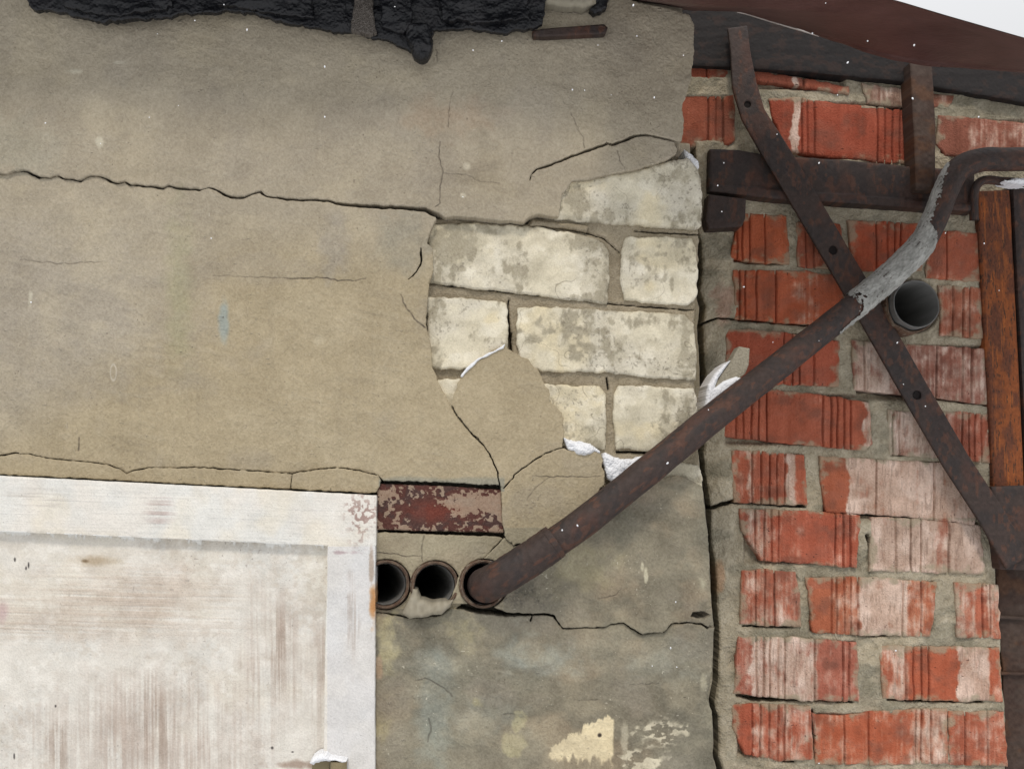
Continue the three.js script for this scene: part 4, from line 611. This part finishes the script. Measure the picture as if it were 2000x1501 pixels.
// ---------- bent pipe ----------
{
  const t = thing('bent_pipe', 'long bent brown steel pipe rising from the lower sleeve to the roof edge, patched grey', 'pipe');
  const path = [P(1040, 1090, 0.043), P(1142, 1018, 0.042), P(1262, 922, 0.038), P(1373, 831, 0.014), P(1500, 731, -0.05), P(1600, 652, -0.105), P(1690, 580, -0.142), P(1760, 520, -0.162), P(1802, 474, -0.172), P(1830, 420, -0.178), P(1850, 368, -0.182), P(1873, 330, -0.184), P(1912, 313, -0.184), P(1970, 311, -0.184), P(2080, 312, -0.184), P(2300, 314, -0.184)];
  const foot = [P(945, 1142, -0.06), P(946, 1142, -0.012), P(955, 1140, 0.022), P(980, 1126, 0.04), P(1040, 1088, 0.044), P(1100, 1046, 0.0435)];
  const dent = (t, f) => (vn(t * 60, Math.cos(f) * 2 + 5, 91) - 0.5) * 0.0008;
  const pp = mesh(t, 'pipe', sweep(path, (u, f) => 0.0206 - 0.001 * u + dent(u, f), { ns: 260, na: 44 }), brown.mat);
  const fs = mesh(t, 'foot_sleeve', sweep(foot, (u, f) => 0.0238 + dent(u, f) * 1.5 - (u < 0.2 ? 0.002 : 0), { ns: 90, na: 44, t1: 0.94 }), brown.mat);
  const lip = sweep(foot, (u, f) => 0.0206 + (0.0036) * (1 - (u - 0.9) / 0.04), { ns: 4, na: 44, t0: 0.9, t1: 0.94 }); mesh(fs, 'sleeve_lip', lip, brown.mat);
  const curve = new THREE.CatmullRomCurve3(path, false, 'centripetal');
  const tAt = px => { let a = 0, b = 1; for (let i = 0; i < 40; i++) { const m = (a + b) / 2, p = curve.getPointAt(m), q = Q(p.x, p.y, p.z); if (q[0] < px) a = m; else b = m; } return a; };
  const t0 = tAt(1618), t1 = tAt(1672), t2 = tAt(1803), t3 = tAt(1868), t9 = tAt(1880);
  mesh(pp, 'grey_coating', sweep(path, (u, f) => 0.0212 + 0.0012 * ss(t0, t1, u) * (1 - ss(t2 - 0.01, t2 + 0.012, u)) + (fbm(u * 150, Math.cos(f) * 3 + Math.sin(f), 3, 92) - 0.5) * 0.0022, {
    ns: 420, na: 110, t0, t1: t9, tile: 0.2,
    mask: (u, f) => { // f: 0 upper left, 90 deg towards the viewer, 180 lower right
      let a = f > Math.PI * 1.5 ? f - 2 * Math.PI : f; const n = (fbm(u * 260, a * 4, 4, 93) - 0.5);
      if (u < t2) return Math.min((u - t1) * 60 + n * 2.8 + 0.16 * a + 2.6 * ss(2.05, 2.5, a), 2.75 - a + n * 0.5, a + 0.9 + n, 0.17 + n * 0.95 + Math.max(0, u - t1) * 9);
      return Math.min((t3 - u) * 60 + n * 0.5, 1.15 - 0.5 * ss(t2, t3, u) - a + n * 0.7 + 1.5 * (1 - ss(t2, t2 + 0.02, u)), a + 0.9 + n, 0.3 + n * 0.95);
    },
  }), coat.mat);
}
{ // thin bracket rod under the bend
  const g = sweep([P(1903, 430, -0.225), P(1903, 385, -0.22), P(1908, 362, -0.212), P(1922, 352, -0.21), P(1960, 354, -0.21), P(2020, 358, -0.21), P(2200, 366, -0.21)], () => 0.0075, { ns: 90, na: 20 });
  tag(mesh(scene, 'pipe_bracket', g, brown.mat), 'thin dark bent rod bracket under the pipe bend, above the timber post', 'bracket');
}
// ---------- roof edge ----------
{
  const t = thing('roof_flashing', 'crumpled brown sheet metal roof edge overhanging the red brick wall', 'roof edge');
  const up = [[1180, -70], [1260, -44], [1340, -28], [1450, -24], [1600, -30], [1750, 0], [1850, 30], [2000, 73], [2250, 140]];
  const cr = [[1180, -24], [1260, -4], [1340, 8], [1450, 12], [1600, 22], [1700, 28], [1815, 40], [2000, 90], [2250, 158]];
  const lo = [[1180, -14], [1260, 8], [1340, 19], [1445, 22], [1590, 66], [1700, 105], [1800, 128], [2000, 141], [2250, 176]];
  const at = (pl, x) => { for (let i = 0; i + 1 < pl.length; i++) if (x <= pl[i + 1][0]) { const u = (x - pl[i][0]) / (pl[i + 1][0] - pl[i][0]); return pl[i][1] + (pl[i + 1][1] - pl[i][1]) * u; } return pl[pl.length - 1][1]; };
  const smooth = (pl, x) => (at(pl, x - 14) + at(pl, x) * 2 + at(pl, x + 14)) / 4;
  const NX = 150, rows = [];
  for (let r = 0; r <= 40; r++) rows.push(r / 40);
  const pos = [], uv = [], idx = [];
  const add = (off) => {
    const base = pos.length / 3;
    for (const v of rows) for (let i = 0; i <= NX; i++) {
      const x = 1190 + 1000 * i / NX; let y, z;
      if (v < 0.4) { const u = v / 0.4; y = smooth(up, x) * (1 - u) + smooth(cr, x) * u; z = 0.24 - 0.1 * u; } else { const u = (v - 0.4) / 0.6; y = smooth(cr, x) * (1 - u) + smooth(lo, x) * u; z = 0.14 - 0.25 * Math.pow(u, 0.9) + 0.014 * ss(0.86, 1, u); }
      z += (fbm(x / 70, v * 3, 3, 601) - 0.5) * 0.016 + off; y += (fbm(x / 46, v * 2, 3, 602) - 0.5) * 5 * v;
      const p = P(x, y, z); pos.push(p.x, p.y + off * 0.5, p.z); uv.push(p.x / 0.3, v * 0.6);
    }
    for (let r = 0; r < 40; r++) for (let i = 0; i < NX; i++) { const a = base + r * (NX + 1) + i, b = a + NX + 1; idx.push(a, b, a + 1, a + 1, b, b + 1); }
  };
  add(0); const n1 = pos.length / 3; add(-0.0015);
  for (const r of [0, 40]) for (let i = 0; i < NX; i++) { const a = r * (NX + 1) + i, b = a + n1; idx.push(a, a + 1, b, b, a + 1, b + 1); }
  const g = new THREE.BufferGeometry(); g.setAttribute('position', new THREE.Float32BufferAttribute(pos, 3)); g.setAttribute('uv', new THREE.Float32BufferAttribute(uv, 2)); g.setIndex(idx); g.computeVertexNormals();
  const ms = mesh(t, 'metal_sheet', g, roofPaint.mat);
  const rim = []; for (let x = 1440; x <= 1600; x += 16) rim.push(P(x, smooth(lo, x) + 1, -0.098));
  mesh(ms, 'bent_rim', sweep(rim, u => 0.0012 + 0.0006 * Math.sin(u * 3.1), { ns: 40, na: 10 }), new THREE.MeshStandardMaterial({ color: 0xb9b2ac, roughness: 0.35, metalness: 0.6 }));
}
{ // roof deck above the frame, it carries felt and metal edge and shades the top of the walls
  const a = P(-260, -150, 0), b = P(2250, -150, -0.1), t = thing('roof_deck', 'board roof deck overhanging the beige rendered wall', 'roof');
  const y = P(700, -95, 0.05).y;
  box(t, 'deck_board', a.x - 0.3, P(1190, 0, 0).x, y, y + 0.03, -1.2, 0.2, darkBoard.mat);
}
{ // bitumen roofing felt hanging over the top of the render
  const t = thing('roofing_felt', 'torn black bitumen roofing felt hanging over the top of the beige render', 'roofing felt');
  const bot = jag([[52, -10], [54, 12], [62, 18], [130, 25], [137, 31], [155, 33], [175, 40], [205, 43], [238, 42], [258, 37], [320, 32], [360, 25], [398, 24], [430, 22], [440, 17], [448, 23], [470, 22], [500, 27], [530, 37], [560, 45], [600, 50], [640, 57], [668, 62], [690, 60], [712, 66], [745, 74], [772, 84], [790, 92], [806, 106], [818, 110], [832, 106], [842, 92], [846, 58], [880, 54], [915, 54], [945, 57], [960, 63], [985, 64], [1010, 56], [1040, 56], [1062, 46], [1064, 20], [1068, -10]], 1.6, 161, false, 6);
  const hs = piece(t, 'hanging_sheet', [...bot, [1090, -130], [30, -130]], { sheet: tar, z: 0.03, zBack: 0.021, cell: 0.0015, round: 0.0015, rag: 0.003, ragScale: 0.009, seed: 162, h: (px, py) => (fbm(px / 60, py / 40, 4, 611) - 0.5) * 0.012 });
  for (const [k, q] of [[[120, -60], [330, -60], [336, 12], [300, 20], [262, 24], [220, 30], [170, 22], [124, 14]], [[420, -60], [600, -60], [612, 32], [570, 30], [520, 22], [470, 12], [424, 8]], [[860, -60], [1030, -60], [1034, 36], [990, 40], [940, 44], [900, 36], [864, 40]], [[740, -60], [800, -60], [806, 50], [780, 62], [748, 52]]].entries())
    piece(hs, 'felt_layer', jag(q, 2.5, 180 + k, true, 7), { sheet: tar, z: 0.039 + k * 0.001, zBack: 0.03, cell: 0.0015, round: 0.0015, rag: 0.003, ragScale: 0.008, seed: 190 + k, h: (px, py) => (fbm(px / 40, py / 22, 4, 615 + k) - 0.5) * 0.012 });
  piece(hs, 'folded_flap', jag([[795, 44], [820, 38], [842, 48], [844, 72], [842, 96], [834, 110], [820, 113], [808, 106], [800, 84], [792, 66]], 2, 163, true, 8), { sheet: tar, z: 0.05, zBack: 0.028, cell: 0.0016, round: 0.01, rag: 0.001, h: (px, py) => (fbm(px / 16, py / 20, 3, 612) - 0.5) * 0.012 });
  piece(hs, 'grit_strip', jag([[694, -120], [722, -120], [728, 20], [735, 62], [720, 66], [700, 62], [684, 58], [692, 10]], 1.5, 164, true, 8), { sheet: gritFelt, z: 0.0375, zBack: 0.026, cell: 0.0018, round: 0.002, rag: 0.0012 }).userData.label = 'grey gritty strip of felt';
}
tag(piece(scene, 'steel_offcut', [[1040, 59], [1060, 55], [1180, 46], [1188, 53], [1183, 65], [1064, 71], [1042, 70]], { sheet: brown, z: 0.022, zBack: 0.008, cell: 0.002, round: 0.002 }), 'short grey-brown steel bar stuck flat under the torn felt', 'bar');
tag(piece(scene, 'mortar_ledge', jag([[1064, -60], [1168, -60], [1166, 4], [1140, 12], [1092, 8], [1066, 4]], 1.5, 165, true, 8), { sheet: jointMortar, mat: shardFace.mat, z: 0.028, zBack: 0.006, cell: 0.002, round: 0.006, rag: 0.0015 }), 'pale broken mortar ledge beside the end of the black felt', 'mortar');
tag(piece(scene, 'felt_scrap', jag([[1166, -50], [1200, -50], [1186, 14], [1176, 20], [1162, 24], [1150, 16], [1160, 8]], 1.5, 166, true, 7), { sheet: tar, z: 0.022, zBack: 0.006, cell: 0.0018, round: 0.004, rag: 0.0015 }), 'small black felt scrap beside the pale mortar ledge', 'roofing felt');

// ---------- snow and the plaster shard ----------
const sn = { sheet: snow, cell: 0.0011, round: 0.007, rag: 0.0026, ragScale: 0.007 };
tag(piece(scene, 'snow_patch', [[1104, 856], [1124, 860], [1152, 866], [1170, 876], [1176, 884], [1166, 884], [1142, 888], [1126, 886], [1110, 876]], { ...sn, z: 0.006, zBack: -0.03, h: (px, py) => (fbm(px / 14, py / 14, 3, 621) - 0.5) * 0.006 }), 'flat snow strip on the broken plaster ledge under a cream brick', 'snow');
tag(piece(scene, 'snow_patch_001', [[1176, 880], [1192, 886], [1212, 896], [1230, 896], [1268, 888], [1262, 912], [1230, 930], [1200, 942], [1188, 930], [1180, 906]], { ...sn, z: 0.004, zBack: -0.03, h: (px, py) => (fbm(px / 14, py / 14, 3, 622) - 0.5) * 0.006 }), 'snow wedge lodged behind the pipe below the cream bricks', 'snow');
tag(piece(scene, 'snow_patch_002', [[1430, 702], [1414, 712], [1398, 728], [1384, 752], [1377, 794], [1396, 788], [1430, 760], [1452, 738], [1440, 734], [1414, 744], [1398, 756], [1406, 736]], { ...sn, z: -0.028, zBack: -0.08, round: 0.006, rag: 0.0006 }), 'white snow cupped around the grey shard above the pipe', 'snow');
tag(piece(scene, 'plaster_shard', [[1444, 676], [1465, 680], [1463, 712], [1456, 730], [1430, 750], [1392, 762], [1406, 736], [1428, 704]], { sheet: shardFace, z: -0.034, zBack: -0.06, cell: 0.0016, round: 0.0015 }), 'grey plaster shard wedged between the pipe and red bricks', 'shard');
tag(piece(scene, 'snow_patch_003', [[1338, 290], [1350, 298], [1364, 314], [1368, 330], [1358, 326], [1346, 312], [1340, 310]], { ...sn, z: -0.02, zBack: -0.06, round: 0.005 }), 'small snow sliver on the shoulder of the topmost cream brick', 'snow');
tag(piece(scene, 'snow_patch_004', [[1966, 351], [1990, 346], [2030, 344], [2030, 356], [1990, 357], [1970, 354]], { ...sn, z: -0.186, zBack: -0.22, round: 0.006 }), 'snow lying on the bracket rod under the pipe bend', 'snow');
tag(piece(scene, 'snow_patch_005', [[602, 1492], [608, 1480], [620, 1473], [632, 1472], [644, 1478], [660, 1483], [678, 1486], [676, 1490], [650, 1488], [630, 1488], [616, 1492], [612, 1498]], { ...sn, z: 0.036, zBack: 0.006, round: 0.006 }), 'little snow cap on the hinge of the white door', 'snow');
tag(piece(scene, 'snow_patch_006', jag([[987, 670], [980, 675], [955, 688], [930, 701], [912, 717], [900, 733], [903, 736], [914, 723], [933, 705], [957, 692], [984, 680]], 1.4, 171, true, 8), { ...sn, z: 0.0035, zBack: -0.012, cell: 0.001, round: 0.002, rag: 0.0006 }), 'thin white lime edge along the top of the tongue-shaped plaster piece', 'snow');  // broken lime edge of the plaster, made with the snow material

// ---------- falling snow ----------
{
  const g = new THREE.IcosahedronGeometry(1, 1), p = g.attributes.position;
  for (let i = 0; i < p.count; i++) { const s = 0.75 + 0.5 * vn(p.getX(i) * 2 + 5, p.getY(i) * 2 + p.getZ(i) * 1.7 + 5, 8); p.setXYZ(i, p.getX(i) * s, p.getY(i) * s, p.getZ(i) * s); }
  g.computeVertexNormals();
  const spots = [[437, 9], [482, 58], [634, 130], [634, 228], [348, 206], [307, 66], [380, 40], [291, 229], [771, 13], [924, 98], [980, 80], [1118, 175], [1168, 88], [1244, 70], [1237, 10], [1278, 190], [1142, 176], [1194, 185], [1335, 108], [904, 384], [1613, 6], [1695, 80], [1786, 88], [1656, 122], [1587, 65], [1738, 42], [1783, 192], [1636, 185], [1518, 262], [1402, 362], [1414, 318], [1410, 413], [1600, 318], [1453, 560], [1600, 665], [1510, 668], [1923, 475], [1952, 567], [1808, 793], [1765, 750], [1753, 669], [1912, 228], [1847, 455], [1384, 800], [1128, 1026], [1304, 904], [1098, 1035], [412, 465], [196, 280], [88, 240], [1310, 1265], [1274, 1300], [1322, 1302], [1600, 1490], [1320, 1175], [1750, 1270], [60, 590]];
  const im = new THREE.InstancedMesh(g, new THREE.MeshStandardMaterial({ color: 0xf4f6fa, roughness: 0.9 }), spots.length), d = new THREE.Object3D();
  spots.forEach(([x, y], i) => { const z = 0.1 + rnd() * 0.35, s = (0.7 + rnd() * 0.9) / F * (CAM.z - z); d.position.copy(P(x, y, z)); d.rotation.set(rnd() * 6, rnd() * 6, rnd() * 6); d.scale.set(s, s * (1.1 + rnd() * 0.9), s); d.updateMatrix(); im.setMatrixAt(i, d.matrix); });
  im.name = 'falling_snow'; im.castShadow = im.receiveShadow = true; im.userData = { kind: 'stuff', label: 'tiny white snowflakes drifting in front of the walls', category: 'snowflakes' }; scene.add(im);
}
scene.traverse(o => { if (o.isMesh) { const b = o.geometry; if (!b.attributes.normal) b.computeVertexNormals(); } });
renderer.render(scene, camera);
